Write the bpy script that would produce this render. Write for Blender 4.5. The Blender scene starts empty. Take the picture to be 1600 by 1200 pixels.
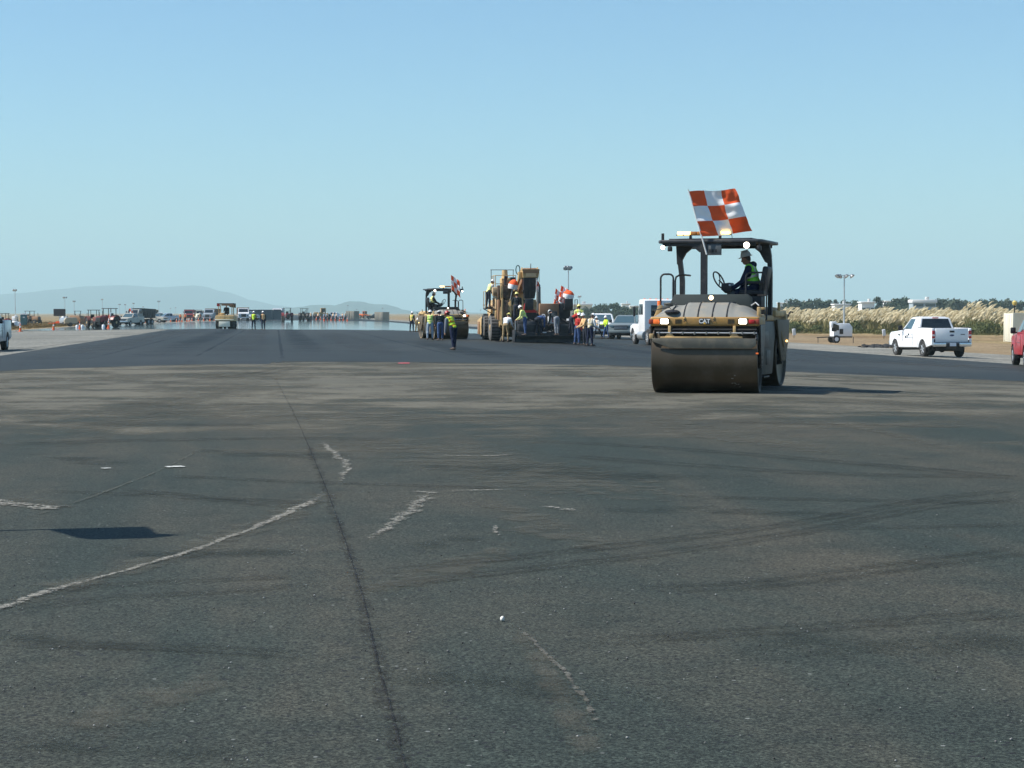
import bpy, bmesh, math, random
from math import radians as R, sin, cos, tan, pi, atan2, sqrt, exp
from mathutils import Vector as V, Matrix as M4, noise as mnoise

SC = bpy.context.scene
COL = SC.collection
random.seed(7)

# ------------------------------------------------------------------ camera, sky, sun, exposure
FPX = 3000.0                 # focal length in pixels of the 1600 px wide photograph
CAM_H = 1.6
HAZE_DENSITY = 1.5e-4
HAZE_COLOR = (.70, .97, 1.0, 1)
YAW = R(7.0)                 # the camera looks 7 degrees to the right of the runway direction (+Y)
HORIZON = 489.0
cam_d = bpy.data.cameras.new("camera")
cam = bpy.data.objects.new("camera", cam_d)
COL.objects.link(cam)
cam.location = (0, 0, CAM_H)
cam.rotation_euler = (R(90) - math.atan((600 - HORIZON) / FPX), 0, -YAW)
cam_d.sensor_width = 36
cam_d.lens = 36 * FPX / 1600
cam_d.clip_start = 0.3
cam_d.clip_end = 60000
SC.camera = cam

SUN_EL, SUN_AZ = R(49), R(-94)       # azimuth from the camera's line of sight, clockwise
SUN_ROT = YAW + SUN_AZ + R(7) * 0
w = bpy.data.worlds.new("World")
SC.world = w
w.use_nodes = True
nt = w.node_tree
bg = nt.nodes["Background"]
sky = nt.nodes.new("ShaderNodeTexSky")
sky.sky_type = 'NISHITA'
sky.sun_disc = False
sky.sun_elevation = SUN_EL
sky.sun_rotation = SUN_ROT
sky.air_density = 1.0
sky.dust_density = 0.35
sky.ozone_density = 3.2
tint = nt.nodes.new("ShaderNodeMix"); tint.data_type = 'RGBA'; tint.blend_type = 'MULTIPLY'
tint.inputs[0].default_value = 1.0
tint.inputs[7].default_value = (.78, 1.02, 1.12, 1)
nt.links.new(sky.outputs[0], tint.inputs[6])
nt.links.new(tint.outputs[2], bg.inputs[0])
bg.inputs[1].default_value = 0.088

sun_d = bpy.data.lights.new("sun", 'SUN')
sun_d.energy = 5.0
sun_d.angle = R(0.53)
sun_d.color = (1.0, 0.95, 0.87)
sun = bpy.data.objects.new("sun", sun_d)
COL.objects.link(sun)
sdir = V((sin(SUN_ROT) * cos(SUN_EL), cos(SUN_ROT) * cos(SUN_EL), sin(SUN_EL)))
sun.rotation_euler = sdir.to_track_quat('Z', 'Y').to_euler()
sun.location = sdir * 100

SC.view_settings.view_transform = 'Standard'
SC.view_settings.look = 'None'
SC.view_settings.exposure = 0.56
SC.view_settings.gamma = 1
SC.cycles.max_bounces = 6
SC.cycles.volume_bounces = 0
SC.cycles.transparent_max_bounces = 16

# ------------------------------------------------------------------ pixel -> place
CF = V((sin(YAW), cos(YAW), 0))
CR = V((cos(YAW), -sin(YAW), 0))
ZB = [(-60000, -1.0), (-60, -1.0), (-33, -.6), (-12, -.1), (-6, 0), (10, 0), (22, -.3), (31, -.5), (44, -.85), (63, -1.0), (60000, -1.0)]
def zg(x):
    """height of the crowned runway and its shoulders across its width"""
    for (x0, z0), (x1, z1) in zip(ZB, ZB[1:]):
        if x <= x1:
            return z0 + (z1 - z0) * (x - x0) / (x1 - x0)
    return -1.0
def GD(px, D):
    p = CF * D + CR * ((px - 800) / FPX * D)
    return V((p.x, p.y, zg(p.x)))
def PD(px, py, D):
    p = CF * D + CR * ((px - 800) / FPX * D)
    return V((p.x, p.y, CAM_H + (HORIZON - py) / FPX * D))
def G(px, py):
    H = CAM_H
    for _ in range(12):
        D = H * FPX / max(py - HORIZON, .2)
        p = GD(px, D)
        H = CAM_H - p.z
    return p

# ------------------------------------------------------------------ materials
MATS = {}
def mat(name, col, rough=.6, metal=0.0, vary=.12, scale=6.0, emit=0.0, ecol=None, spec=.5, bump=0.0, bscale=40, dirt=None, coat=0.0):
    """procedural paint / metal / cloth: a base colour broken up by noise, optional dust"""
    if name in MATS:
        return MATS[name]
    m = bpy.data.materials.new(name)
    m.use_nodes = True
    n, l = m.node_tree.nodes, m.node_tree.links
    b = n["Principled BSDF"]
    b.inputs["Roughness"].default_value = rough
    b.inputs["Metallic"].default_value = metal
    b.inputs["Specular IOR Level"].default_value = spec
    b.inputs["Coat Weight"].default_value = coat
    tc = n.new("ShaderNodeTexCoord")
    ns = n.new("ShaderNodeTexNoise")
    ns.inputs["Scale"].default_value = scale
    ns.inputs["Detail"].default_value = 6
    l.new(tc.outputs["Object"], ns.inputs["Vector"])
    mx = n.new("ShaderNodeMix"); mx.data_type = 'RGBA'
    c = V(col[:3])
    mx.inputs[6].default_value = (*(c * (1 - vary)), 1)
    mx.inputs[7].default_value = (*(c * (1 + vary)), 1)
    l.new(ns.outputs[0], mx.inputs[0])
    out = mx.outputs[2]
    if dirt:
        dc, amt, dsc = dirt
        n2 = n.new("ShaderNodeTexNoise"); n2.inputs["Scale"].default_value = dsc; n2.inputs["Detail"].default_value = 8
        n2.inputs["Roughness"].default_value = .65
        l.new(tc.outputs["Object"], n2.inputs["Vector"])
        rp = n.new("ShaderNodeMapRange")
        rp.inputs[1].default_value = .62 - amt * .35; rp.inputs[2].default_value = .72
        l.new(n2.outputs[0], rp.inputs[0])
        m2 = n.new("ShaderNodeMix"); m2.data_type = 'RGBA'
        m2.inputs[7].default_value = (*dc, 1)
        l.new(rp.outputs[0], m2.inputs[0]); l.new(out, m2.inputs[6])
        out = m2.outputs[2]
    l.new(out, b.inputs["Base Color"])
    if emit:
        b.inputs["Emission Color"].default_value = (*(ecol or col), 1)
        b.inputs["Emission Strength"].default_value = emit
    if bump:
        n3 = n.new("ShaderNodeTexNoise"); n3.inputs["Scale"].default_value = bscale; n3.inputs["Detail"].default_value = 4
        l.new(tc.outputs["Object"], n3.inputs["Vector"])
        bp = n.new("ShaderNodeBump"); bp.inputs["Strength"].default_value = bump; bp.inputs["Distance"].default_value = .02
        l.new(n3.outputs[0], bp.inputs["Height"]); l.new(bp.outputs[0], b.inputs["Normal"])
    MATS[name] = m
    return m

DUST = (.30, .25, .18)
black_paint = mat("black_paint", (.012, .013, .016), .5, dirt=((.06, .055, .05), .25, 5))
dark_steel = mat("dark_steel", (.045, .045, .048), .5, .5, dirt=((.12, .10, .08), .4, 4))
cat_yellow = mat("machine_yellow", (.40, .225, .06), .5, dirt=((.16, .11, .06), .6, 3))
tan_yellow = mat("tan_machine_paint", (.58, .39, .17), .55, dirt=((.20, .14, .08), .45, 3))
hood_grey = mat("hood_grey", (.21, .21, .19), .6, dirt=(DUST, .35, 4))
rubber = mat("tyre_rubber", (.018, .018, .019), .85, dirt=((.09, .08, .07), .35, 9))
grey_tyre = mat("dusty_tyre", (.10, .10, .10), .9, dirt=((.16, .15, .13), .4, 6))
white_paint = mat("white_paint", (.78, .79, .80), .3, vary=.03, coat=.3)
silver_paint = mat("silver_paint", (.42, .47, .52), .3, .3, vary=.04, coat=.3)
red_paint = mat("red_paint", (.34, .008, .012), .35, vary=.06, coat=.15)
grey_paint = mat("grey_green_paint", (.16, .19, .19), .35, vary=.05, coat=.3)
glass_dark = mat("tinted_glass", (.012, .016, .020), .06, vary=.1, spec=.8)
glass_blue = mat("window_glass", (.05, .09, .11), .08, vary=.1, spec=.8)
chrome = mat("chrome", (.62, .63, .64), .22, .9, vary=.05)
alu = mat("aluminium", (.55, .56, .56), .4, .7, vary=.08)
red_lens = mat("red_lens", (.45, .02, .02), .25)
orange_lens = mat("orange_lens", (.75, .16, .03), .3, emit=.25, ecol=(1, .2, .04))
lamp_white = mat("lit_lamp", (1, .95, .85), .3, emit=7, ecol=(1, .88, .70))
lamp_warm = mat("lit_warm_lamp", (1, .8, .5), .3, emit=4.5, ecol=(1, .74, .42))
amber_lit = mat("lit_amber", (1, .7, .2), .3, emit=3.2, ecol=(1, .62, .18))
amber_off = mat("amber_lens", (.42, .17, .03), .3)
flag_red = mat("flag_red", (.82, .115, .035), .85, vary=.08, spec=.2)
flag_white = mat("flag_white", (.84, .84, .84), .85, vary=.04, spec=.2)
hv_yellow = mat("hi_vis_yellow", (.62, .85, .06), .8, vary=.08, emit=0, spec=.2)
hv_pale = mat("hi_vis_faded", (.78, .80, .32), .8, vary=.08, spec=.2)
hv_tan = mat("hi_vis_orange_tan", (.72, .45, .22), .8, vary=.1, spec=.2)
hv_green = mat("hi_vis_green", (.26, .72, .07), .8, vary=.08, spec=.2)
stripe_or = mat("orange_stripe", (.65, .12, .02), .8, spec=.2)
stripe_si = mat("silver_stripe", (.60, .56, .50), .6)
navy = mat("navy_cloth", (.012, .018, .045), .9, vary=.2, spec=.2)
jeans = mat("blue_jeans", (.05, .09, .20), .9, vary=.25, spec=.2)
pale_jeans = mat("pale_jeans", (.30, .37, .45), .9, vary=.15, spec=.2)
dark_trousers = mat("dark_trousers", (.03, .035, .05), .9, vary=.2, spec=.2)
khaki = mat("khaki_cloth", (.30, .22, .12), .9, vary=.15, spec=.2)
white_cloth = mat("white_cloth", (.72, .73, .74), .9, vary=.05, spec=.2)
grey_cloth = mat("grey_cloth", (.22, .24, .27), .9, vary=.1, spec=.2)
red_cloth = mat("red_cloth", (.38, .035, .03), .9, vary=.15, spec=.2)
dark_cloth = mat("dark_cloth", (.022, .03, .035), .9, vary=.2, spec=.2)
skin = mat("skin", (.40, .22, .15), .55, vary=.1)
skin_dark = mat("tanned_skin", (.20, .105, .07), .55, vary=.1)
boot = mat("boot_leather", (.06, .04, .03), .7)
hat_white = mat("white_hard_hat", (.80, .80, .80), .35)
hat_grey = mat("grey_hard_hat", (.50, .52, .52), .4)
hat_yellow = mat("yellow_hard_hat", (.78, .70, .22), .35)
hat_red = mat("red_hard_hat", (.36, .035, .03), .35)
cone_or = mat("cone_orange", (.75, .13, .025), .6)
concrete = mat("concrete_white", (.55, .54, .50), .85)
teal_plastic = mat("dark_teal_plastic", (.03, .10, .12), .5)
cream_paint = mat("cream_paint", (.76, .73, .60), .5, vary=.05)
brown_paint = mat("brown_machine_paint", (.27, .145, .075), .6, dirt=((.25, .18, .1), .3, 3))
maroon = mat("maroon_paint", (.20, .03, .035), .45)
board_black = mat("message_board_black", (.02, .017, .018), .4)

# ------------------------------------------------------------------ mesh building
class B:
    """collects primitives in one bmesh; build() links it as ONE object"""
    def __init__(s):
        s.bm = bmesh.new(); s.mats = []
    def mi(s, m):
        if m not in s.mats: s.mats.append(m)
        return s.mats.index(m)
    def _paint(s, faces, m):
        i = s.mi(m)
        for f in faces: f.material_index = i
    def box(s, c, size, m, rot=(0, 0, 0), bev=0.0, seg=2, taper=None):
        r = bmesh.ops.create_cube(s.bm, size=1)
        vs = r['verts']
        for v in vs:
            v.co = V((v.co.x * size[0], v.co.y * size[1], v.co.z * size[2]))
            if taper and v.co.z > 0:
                v.co.x *= taper[0]; v.co.y *= taper[1]
        from mathutils import Euler
        mt = M4.Translation(c) @ Euler(rot).to_matrix().to_4x4()
        bmesh.ops.transform(s.bm, matrix=mt, verts=vs)
        fs = set(f for v in vs for f in v.link_faces)
        s._paint(fs, m)
        if bev > 0:
            es = list(set(e for v in vs for e in v.link_edges))
            rr = bmesh.ops.bevel(s.bm, geom=es, offset=bev, segments=seg, affect='EDGES', profile=.5)
            fs = set(rr['faces']) | set(f for f in fs if f.is_valid)
        s._paint(fs, m); return s
    def hexa(s, pts, m):
        """8 corners: bottom 4 (ccw seen from above), top 4"""
        vs = [s.bm.verts.new(p) for p in pts]
        fs = []
        for q in ((3, 2, 1, 0), (4, 5, 6, 7), (0, 1, 5, 4), (1, 2, 6, 5), (2, 3, 7, 6), (3, 0, 4, 7)):
            fs.append(s.bm.faces.new([vs[i] for i in q]))
        s._paint(fs, m); return s
    def cyl(s, p0, p1, r0, r1, m, n=20, cap=True):
        p0, p1 = V(p0), V(p1)
        d = (p1 - p0)
        q = d.to_track_quat('Z', 'Y').to_matrix()
        ra, rb, fs = [], [], []
        for i in range(n):
            a = 2 * pi * i / n
            o = q @ V((cos(a), sin(a), 0))
            ra.append(s.bm.verts.new(p0 + o * r0)); rb.append(s.bm.verts.new(p1 + o * r1))
        for i in range(n):
            j = (i + 1) % n
            fs.append(s.bm.faces.new((ra[i], ra[j], rb[j], rb[i])))
        if cap:
            fs.append(s.bm.faces.new(ra[::-1])); fs.append(s.bm.faces.new(rb))
        s._paint(fs, m); return s
    def lathe(s, c, axis, prof, m, n=24):
        """prof: list of (distance along axis, radius)"""
        q = V(axis).to_track_quat('Z', 'Y').to_matrix()
        rings, fs = [], []
        for (h, r) in prof:
            rings.append([s.bm.verts.new(V(c) + q @ V((cos(2 * pi * i / n) * r, sin(2 * pi * i / n) * r, h))) for i in range(n)])
        for a, b in zip(rings, rings[1:]):
            for i in range(n):
                j = (i + 1) % n
                fs.append(s.bm.faces.new((a[i], a[j], b[j], b[i])))
        fs.append(s.bm.faces.new(rings[0][::-1])); fs.append(s.bm.faces.new(rings[-1]))
        s._paint(fs, m); return s
    def tube(s, pts, r, m, n=8, closed=False):
        pts = [V(p) for p in pts]
        rings, fs = [], []
        N = len(pts)
        up = None
        for i, p in enumerate(pts):
            if closed: t = pts[(i + 1) % N] - pts[i - 1]
            else: t = pts[min(i + 1, N - 1)] - pts[max(i - 1, 0)]
            t.normalize()
            if up is None: up = t.orthogonal().normalized()
            up = (up - t * up.dot(t)).normalized()
            sd = t.cross(up)
            rr = r[i] if isinstance(r, (list, tuple)) else r
            rings.append([s.bm.verts.new(p + up * cos(2 * pi * k / n) * rr + sd * sin(2 * pi * k / n) * rr) for k in range(n)])
        pr = list(zip(rings, rings[1:])) + ([(rings[-1], rings[0])] if closed else [])
        for a, b in pr:
            for k in range(n):
                j = (k + 1) % n
                fs.append(s.bm.faces.new((a[k], a[j], b[j], b[k])))
        if not closed:
            fs.append(s.bm.faces.new(rings[0][::-1])); fs.append(s.bm.faces.new(rings[-1]))
        s._paint(fs, m); return s
    def prism(s, poly, axis, a0, a1, m, bev=0.0, seg=2, narrow=None):
        """poly: 2-D outline; axis 'x': points are (y, z); 'y': (x, z); 'z': (x, y)"""
        def mk(u, v, a):
            return V((a, u, v)) if axis == 'x' else V((u, a, v)) if axis == 'y' else V((u, v, a))
        A = [s.bm.verts.new(mk(u, v, a0)) for u, v in poly]
        Bv = [s.bm.verts.new(mk(u, v, a1)) for u, v in poly]
        fs = [s.bm.faces.new(A), s.bm.faces.new(Bv[::-1])]
        n = len(poly)
        for i in range(n):
            j = (i + 1) % n
            fs.append(s.bm.faces.new((A[j], A[i], Bv[i], Bv[j])))
        if narrow:
            for v in A + Bv: v.co = narrow(v.co)
        s._paint(fs, m)
        if bev > 0:
            es = [e for f in fs[:2] for e in f.edges]
            rr = bmesh.ops.bevel(s.bm, geom=es, offset=bev, segments=seg, affect='EDGES', profile=.5)
            fs = set(rr['faces']) | set(f for f in fs if f.is_valid)
        s._paint(fs, m); return s
    def ball(s, c, r, m, u=14, v=10):
        rr = bmesh.ops.create_uvsphere(s.bm, u_segments=u, v_segments=v, radius=1)
        rad = r if isinstance(r, (tuple, list)) else (r, r, r)
        for x in rr['verts']: x.co = V((x.co.x * rad[0] + c[0], x.co.y * rad[1] + c[1], x.co.z * rad[2] + c[2]))
        s._paint(set(f for x in rr['verts'] for f in x.link_faces), m); return s
    def quad(s, pts, m):
        s._paint([s.bm.faces.new([s.bm.verts.new(p) for p in pts])], m); return s
    def panel(s, c4, u0, u1, v0, v1, m, off=.004, th=.006):
        """a thin pane lying on the quad c4 (bl, br, tr, tl), standing `off` proud of it"""
        a, b, c, d = [V(p) for p in c4]
        nrm = (b - a).cross(d - a).normalized()
        def at(u, v): return (a * (1 - u) + b * u) * (1 - v) + (d * (1 - u) + c * u) * v
        q = [at(u0, v0), at(u1, v0), at(u1, v1), at(u0, v1)]
        return s.hexa([p + nrm * (off - th) for p in q] + [p + nrm * off for p in q], m)
    def xf(s, mt):
        bmesh.ops.transform(s.bm, matrix=mt, verts=s.bm.verts[:]); return s
    def build(s, name, parent=None, smooth=35, loc=None, rz=None):
        me = bpy.data.meshes.new(name)
        bmesh.ops.recalc_face_normals(s.bm, faces=s.bm.faces[:])
        s.bm.to_mesh(me); s.bm.free()
        for m in s.mats: me.materials.append(m)
        if smooth:
            me.polygons.foreach_set("use_smooth", [True] * len(me.polygons))
            me.set_sharp_from_angle(angle=R(smooth))
        o = bpy.data.objects.new(name, me)
        COL.objects.link(o)
        if parent is not None: o.parent = parent
        if loc is not None: o.location = loc
        if rz is not None: o.rotation_euler = (0, 0, rz)
        return o

def tag(o, label, cat, group=None):
    o["label"] = label; o["category"] = cat
    if group: o["group"] = group
    return o
def thing(name, label, cat, loc=(0, 0, 0), deg=0.0, group=None):
    """an Empty at the thing's base; deg turns it from facing along the camera's line of sight"""
    o = bpy.data.objects.new(name, None)
    COL.objects.link(o)
    o.empty_display_size = .3
    o.location = loc
    o.rotation_euler = (0, 0, -YAW + R(deg))
    return tag(o, label, cat, group)
def kids(o): return [c for c in COL.objects if c.parent is o]
def dup(o, loc, deg, label, group=None, swap=None, scale=None):
    """a copy of a thing with copies of its parts and sub-parts; swap exchanges materials"""
    def cp(src, par):
        c = src.copy(); COL.objects.link(c)
        if par is not None: c.parent = par
        if swap and c.type == 'MESH':
            for i, sl in enumerate(src.data.materials):
                c.material_slots[i].link = 'OBJECT'
                c.material_slots[i].material = swap.get(sl, sl)
        for k in kids(src): cp(k, c)
        return c
    r = cp(o, None)
    r.location = loc; r.rotation_euler = (0, 0, -YAW + R(deg))
    if scale: r.scale = (scale,) * 3
    r["label"] = label
    if group: r["group"] = group
    return r
# ------------------------------------------------------------------ ground, runway, markings (the setting)
def gmat(name, cols, patch, fine, rough=.8, dust=None, speck=None, bump=.25, streak=None, spec=.35, alpha=False, stretch=None):
    """paved or earthy ground: two tones in big patches, fine aggregate, dust and light specks, in metres"""
    m = bpy.data.materials.new(name); m.use_nodes = True
    n, l = m.node_tree.nodes, m.node_tree.links
    b = n["Principled BSDF"]
    b.inputs["Roughness"].default_value = rough
    b.inputs["Specular IOR Level"].default_value = spec
    geo = n.new("ShaderNodeNewGeometry")
    def noise(sc, det=5, ro=.6, vec=None, dist=0):
        t = n.new("ShaderNodeTexNoise")
        t.inputs["Scale"].default_value = sc; t.inputs["Detail"].default_value = det
        t.inputs["Roughness"].default_value = ro; t.inputs["Distortion"].default_value = dist
        l.new(vec or geo.outputs["Position"], t.inputs["Vector"]); return t.outputs[0]
    def rng(src, a, b_, c=0, d=1):
        t = n.new("ShaderNodeMapRange")
        for k, x in zip((1, 2, 3, 4), (a, b_, c, d)): t.inputs[k].default_value = x
        t.interpolation_type = 'SMOOTHSTEP' if a < b_ else 'LINEAR'
        l.new(src, t.inputs[0]); return t.outputs[0]
    def mix(f, a, b_, blend='MIX'):
        t = n.new("ShaderNodeMix"); t.data_type = 'RGBA'; t.blend_type = blend
        if isinstance(f, float): t.inputs[0].default_value = f
        else: l.new(f, t.inputs[0])
        for k, x in ((6, a), (7, b_)):
            if isinstance(x, tuple): t.inputs[k].default_value = (*x, 1)
            else: l.new(x, t.inputs[k])
        return t.outputs[2]
    vec = None
    if stretch:
        mp = n.new("ShaderNodeMapping"); mp.inputs["Rotation"].default_value = (0, 0, stretch[0]); mp.inputs["Scale"].default_value = (stretch[1], stretch[2], 1)
        l.new(geo.outputs["Position"], mp.inputs[0]); vec = mp.outputs[0]
    c = mix(rng(noise(patch, 6, .62, vec, .6), .36, .64), cols[0], cols[1])
    c = mix(rng(noise(patch * 4.3, 5, .6), .45, .75, 0, .55), c, tuple(x * .72 for x in cols[0]))
    if dust:
        d = dust[1]
        c = mix(rng(noise(d, 7, .68, vec, 1.2), .50, .70, 0, dust[2]), c, dust[0])
    if streak:
        mp = n.new("ShaderNodeMapping"); mp.inputs["Rotation"].default_value = (0, 0, streak[0]); mp.inputs["Scale"].default_value = (.05, 1.6, 1)
        l.new(geo.outputs["Position"], mp.inputs[0])
        c = mix(rng(noise(1.0, 4, .6, mp.outputs[0]), .52, .72, 0, streak[1]), c, streak[2])
    if fine:
        f = noise(fine, 3, .7)
        c = mix(rng(f, .36, .64), mix(1.0, c, (.50, .50, .50), 'MULTIPLY'), mix(1.0, c, (1.55, 1.55, 1.52), 'MULTIPLY'))
    if speck:
        vg = n.new("ShaderNodeTexVoronoi"); vg.inputs["Scale"].default_value = 88
        l.new(geo.outputs["Position"], vg.inputs["Vector"])
        sg = n.new("ShaderNodeSeparateColor"); l.new(vg.outputs["Color"], sg.inputs[0])
        c = mix(rng(sg.outputs[0], .2, .95), mix(1.0, c, (.70, .70, .70), 'MULTIPLY'), mix(1.0, c, (1.32, 1.32, 1.29), 'MULTIPLY'))
        vo = n.new("ShaderNodeTexVoronoi"); vo.inputs["Scale"].default_value = speck[0]; vo.inputs["Randomness"].default_value = 1
        l.new(geo.outputs["Position"], vo.inputs["Vector"])
        sep = n.new("ShaderNodeSeparateColor"); l.new(vo.outputs["Color"], sep.inputs[0])
        k = n.new("ShaderNodeMath"); k.operation = 'MULTIPLY'
        l.new(rng(sep.outputs[0], 1 - speck[2], 1 - speck[2] + .004), k.inputs[0])
        l.new(rng(vo.outputs["Distance"], .34, .22), k.inputs[1])
        c = mix(k.outputs[0], c, speck[1])
        k2 = n.new("ShaderNodeMath"); k2.operation = 'MULTIPLY'
        l.new(rng(sep.outputs[1], .93, .934), k2.inputs[0]); l.new(rng(vo.outputs["Distance"], .5, .3), k2.inputs[1])
        c = mix(k2.outputs[0], c, (.018, .019, .02))
    l.new(c, b.inputs["Base Color"])
    if bump:
        bp = n.new("ShaderNodeBump"); bp.inputs["Strength"].default_value = bump; bp.inputs["Distance"].default_value = .012
        l.new(noise(max(fine, 30) * .8, 3, .7), bp.inputs["Height"]); l.new(bp.outputs[0], b.inputs["Normal"])
    if alpha:
        at = n.new("ShaderNodeAttribute"); at.attribute_name = "fade"
        ad = n.new("ShaderNodeMath"); ad.operation = 'ADD'
        l.new(at.outputs["Fac"], ad.inputs[0])
        l.new(rng(noise(alpha[0], 6, .7), .2, .8, -alpha[1], alpha[1]), ad.inputs[1])
        l.new(rng(ad.outputs[0], alpha[2], alpha[3], 0, alpha[4]), b.inputs["Alpha"])
    return m

XS = [x for x, _ in ZB]
def sheet(name, x0, x1, ys, m, lift):
    """a strip of ground running along the runway that follows its cross fall"""
    xs = sorted(set([x0, x1] + [x for x in XS if x0 < x < x1]))
    bm = bmesh.new()
    g = [[bm.verts.new((x, y, zg(x) + lift)) for x in xs] for y in ys]
    for r0, r1 in zip(g, g[1:]):
        for i in range(len(xs) - 1):
            bm.faces.new((r0[i], r0[i + 1], r1[i + 1], r1[i]))
    me = bpy.data.meshes.new(name); bm.to_mesh(me); bm.free(); me.materials.append(m)
    o = bpy.data.objects.new(name, me); COL.objects.link(o); o["kind"] = "structure"
    return o

field_m = gmat("dry_field", ((.17, .115, .06), (.27, .20, .105)), .03, 1.5, .95, dust=((.13, .13, .06), .05, .8), bump=0, spec=.1)
sheet("ground", -18000, 18000, [-300, 0, 100, 400, 1000, 3000, 18000], field_m, 0)
sh_m = gmat("pale_shoulder", ((.125, .125, .11), (.18, .178, .16)), .05, 6, .85, dust=((.27, .25, .21), .15, .7), bump=0, spec=.2)
sheet("left_shoulder", -33, -10.5, [-60, 60, 130, 300, 700, 1600], sh_m, .004)
gr_m = gmat("gravel_shoulder_earth", ((.17, .165, .145), (.25, .24, .21)), .12, 9, .9, dust=((.09, .085, .08), .25, .8), bump=0, spec=.15)
sheet("right_shoulder", 29.5, 41, [-60, 60, 130, 300, 700, 1600], gr_m, .004)
dirt_m = gmat("brown_earth_strip", ((.19, .135, .08), (.26, .195, .12)), .15, 8, .95, dust=((.14, .12, .06), .2, .8), bump=0, spec=.1)
sheet("dirt_strip", 41.2, 60, [-60, 60, 130, 300, 700, 1600], dirt_m, .004)
old_m = gmat("old_asphalt", ((.029, .038, .033), (.058, .055, .043)), .34, 70, .75, dust=((.066, .060, .047), .24, .65),
             speck=(30, (.17, .18, .17), .010), bump=.6, streak=(R(93), .5, (.026, .032, .028)), stretch=(R(3), 1.0, .16), spec=.16)
sheet("runway", -10.5, 29.5, [-60, 0, 20, 40, 80, 160], old_m, .006)
new_m = gmat("new_asphalt", ((.019, .022, .020), (.028, .030, .027)), .05, 40, .62, dust=((.042, .043, .037), .05, .6), bump=.2, spec=.22,
             streak=(R(90), .5, (.016, .019, .021)))

def rag(a, b, n, amp):
    """a wavering edge between two ground points"""
    out = []
    for i in range(n):
        t = i / n
        p = a.lerp(b, t); d = (b - a).normalized()
        k = mnoise.noise(V((p.x * .8, p.y * .8, 3))) * amp
        out.append(p + V((-d.y, d.x, 0)) * k)
    return out
E = [(-45, 582), (60, 577.5), (150, 574.5), (245, 571), (330, 569.5), (428, 569), (432, 565.2), (560, 565.5), (700, 567), (860, 570), (1000, 573), (1120, 577), (1230, 581), (1330, 585.5)]
E = [G(*p) for p in E]
edge = []
for a, b_ in zip(E, E[1:]): edge += rag(a, b_, 14, .25)
edge.append(E[-1])
edge = [p for p in edge if p.x > -10.6]
edge = [V((-10.7, edge[0].y + .2, 0))] + edge + [V((22, 47.6, 0)), V((27.5, 46.5, 0)), V((29.5, 46.2, 0))]
edge.sort(key=lambda p: p.x)
def edge_y(x):
    for a, b_ in zip(edge, edge[1:]):
        if a.x <= x <= b_.x: return a.y + (b_.y - a.y) * (x - a.x) / max(b_.x - a.x, 1e-6)
    return edge[-1].y
xs = []
for x in sorted(set([round(p.x, 3) for p in edge] + [x for x in XS if -10.7 < x < 29.5])):
    if not xs or x - xs[-1] > .015: xs.append(x)
bm = bmesh.new(); g = []
for x in xs:
    g.append([bm.verts.new((x, y, zg(x) + .010)) for y in (edge_y(x), 80, 160, 400, 1600)])
for a, b_ in zip(g, g[1:]):
    for k in range(4): bm.faces.new((a[k], b_[k], b_[k + 1], a[k + 1]))
me = bpy.data.meshes.new("new_asphalt_mat"); bm.to_mesh(me); bm.free(); me.materials.append(new_m)
o = bpy.data.objects.new("new_asphalt_mat", me); COL.objects.link(o); o["kind"] = "structure"

def ribbon(name, px, wid, m, lift, step=.35, wob=.25, pts=None, endk=6):
    """a mark lying on the pavement along a pixel polyline: wid in metres (one value or one per point); `fade` is 1 along its middle, 0 at its rim"""
    P = pts or [G(*p) for p in px]
    W = wid if isinstance(wid, (list, tuple)) else [wid] * len(P)
    L = [0]
    for a, b_ in zip(P, P[1:]): L.append(L[-1] + (b_ - a).length)
    n = max(4, int(L[-1] / step + 1e-4))
    bm = bmesh.new(); lay = bm.verts.layers.float.new("fade")
    rows = []
    seed = random.random() * 50
    def cr(t):
        i = max(0, min(len(P) - 2, max(k for k in range(len(P) - 1) if L[k] <= t + 1e-9)))
        u = (t - L[i]) / max(L[i + 1] - L[i], 1e-6)
        p1, p2 = P[i], P[i + 1]
        p0 = P[i - 1] if i else 2 * p1 - p2
        p3 = P[i + 2] if i + 2 < len(P) else 2 * p2 - p1
        q = .5 * ((2 * p1) + (p2 - p0) * u + (2 * p0 - 5 * p1 + 4 * p2 - p3) * u * u + (3 * p1 - p0 - 3 * p2 + p3) * u ** 3)
        return q, W[i] * (1 - u) + W[i + 1] * u
    for k in range(n + 1):
        t = L[-1] * k / n
        p, wd = cr(t); q, _ = cr(min(t + .05, L[-1])); q0, _ = cr(max(t - .05, 0))
        d = (q - q0).normalized(); s = V((-d.y, d.x, 0))
        wd *= 1 + wob * mnoise.noise(V((t * 1.7 / max(step * 3, .3), seed, 0)))
        p = p + s * wob * wd * .6 * mnoise.noise(V((t * .9 / max(step * 3, .3), seed + 9, 0)))
        endf = min(1, endk * k / n, endk * (n - k) / n)
        row = []
        for u, f in ((-1, 0), (-.5, .8), (0, 1), (.5, .8), (1, 0)):
            x = p + s * (u * wd / 2)
            v = bm.verts.new((x.x, x.y, zg(x.x) + lift)); v[lay] = f * endf
            row.append(v)
        rows.append(row)
    for a, b_ in zip(rows, rows[1:]):
        for i in range(4): bm.faces.new((a[i], b_[i], b_[i + 1], a[i + 1]))
    bmesh.ops.recalc_face_normals(bm, faces=bm.faces[:])
    me = bpy.data.meshes.new(name); bm.to_mesh(me); bm.free(); me.materials.append(m)
    if me.polygons[0].normal.z < 0: me.flip_normals()
    o = bpy.data.objects.new(name, me); COL.objects.link(o); o["kind"] = "structure"
    return o

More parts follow.
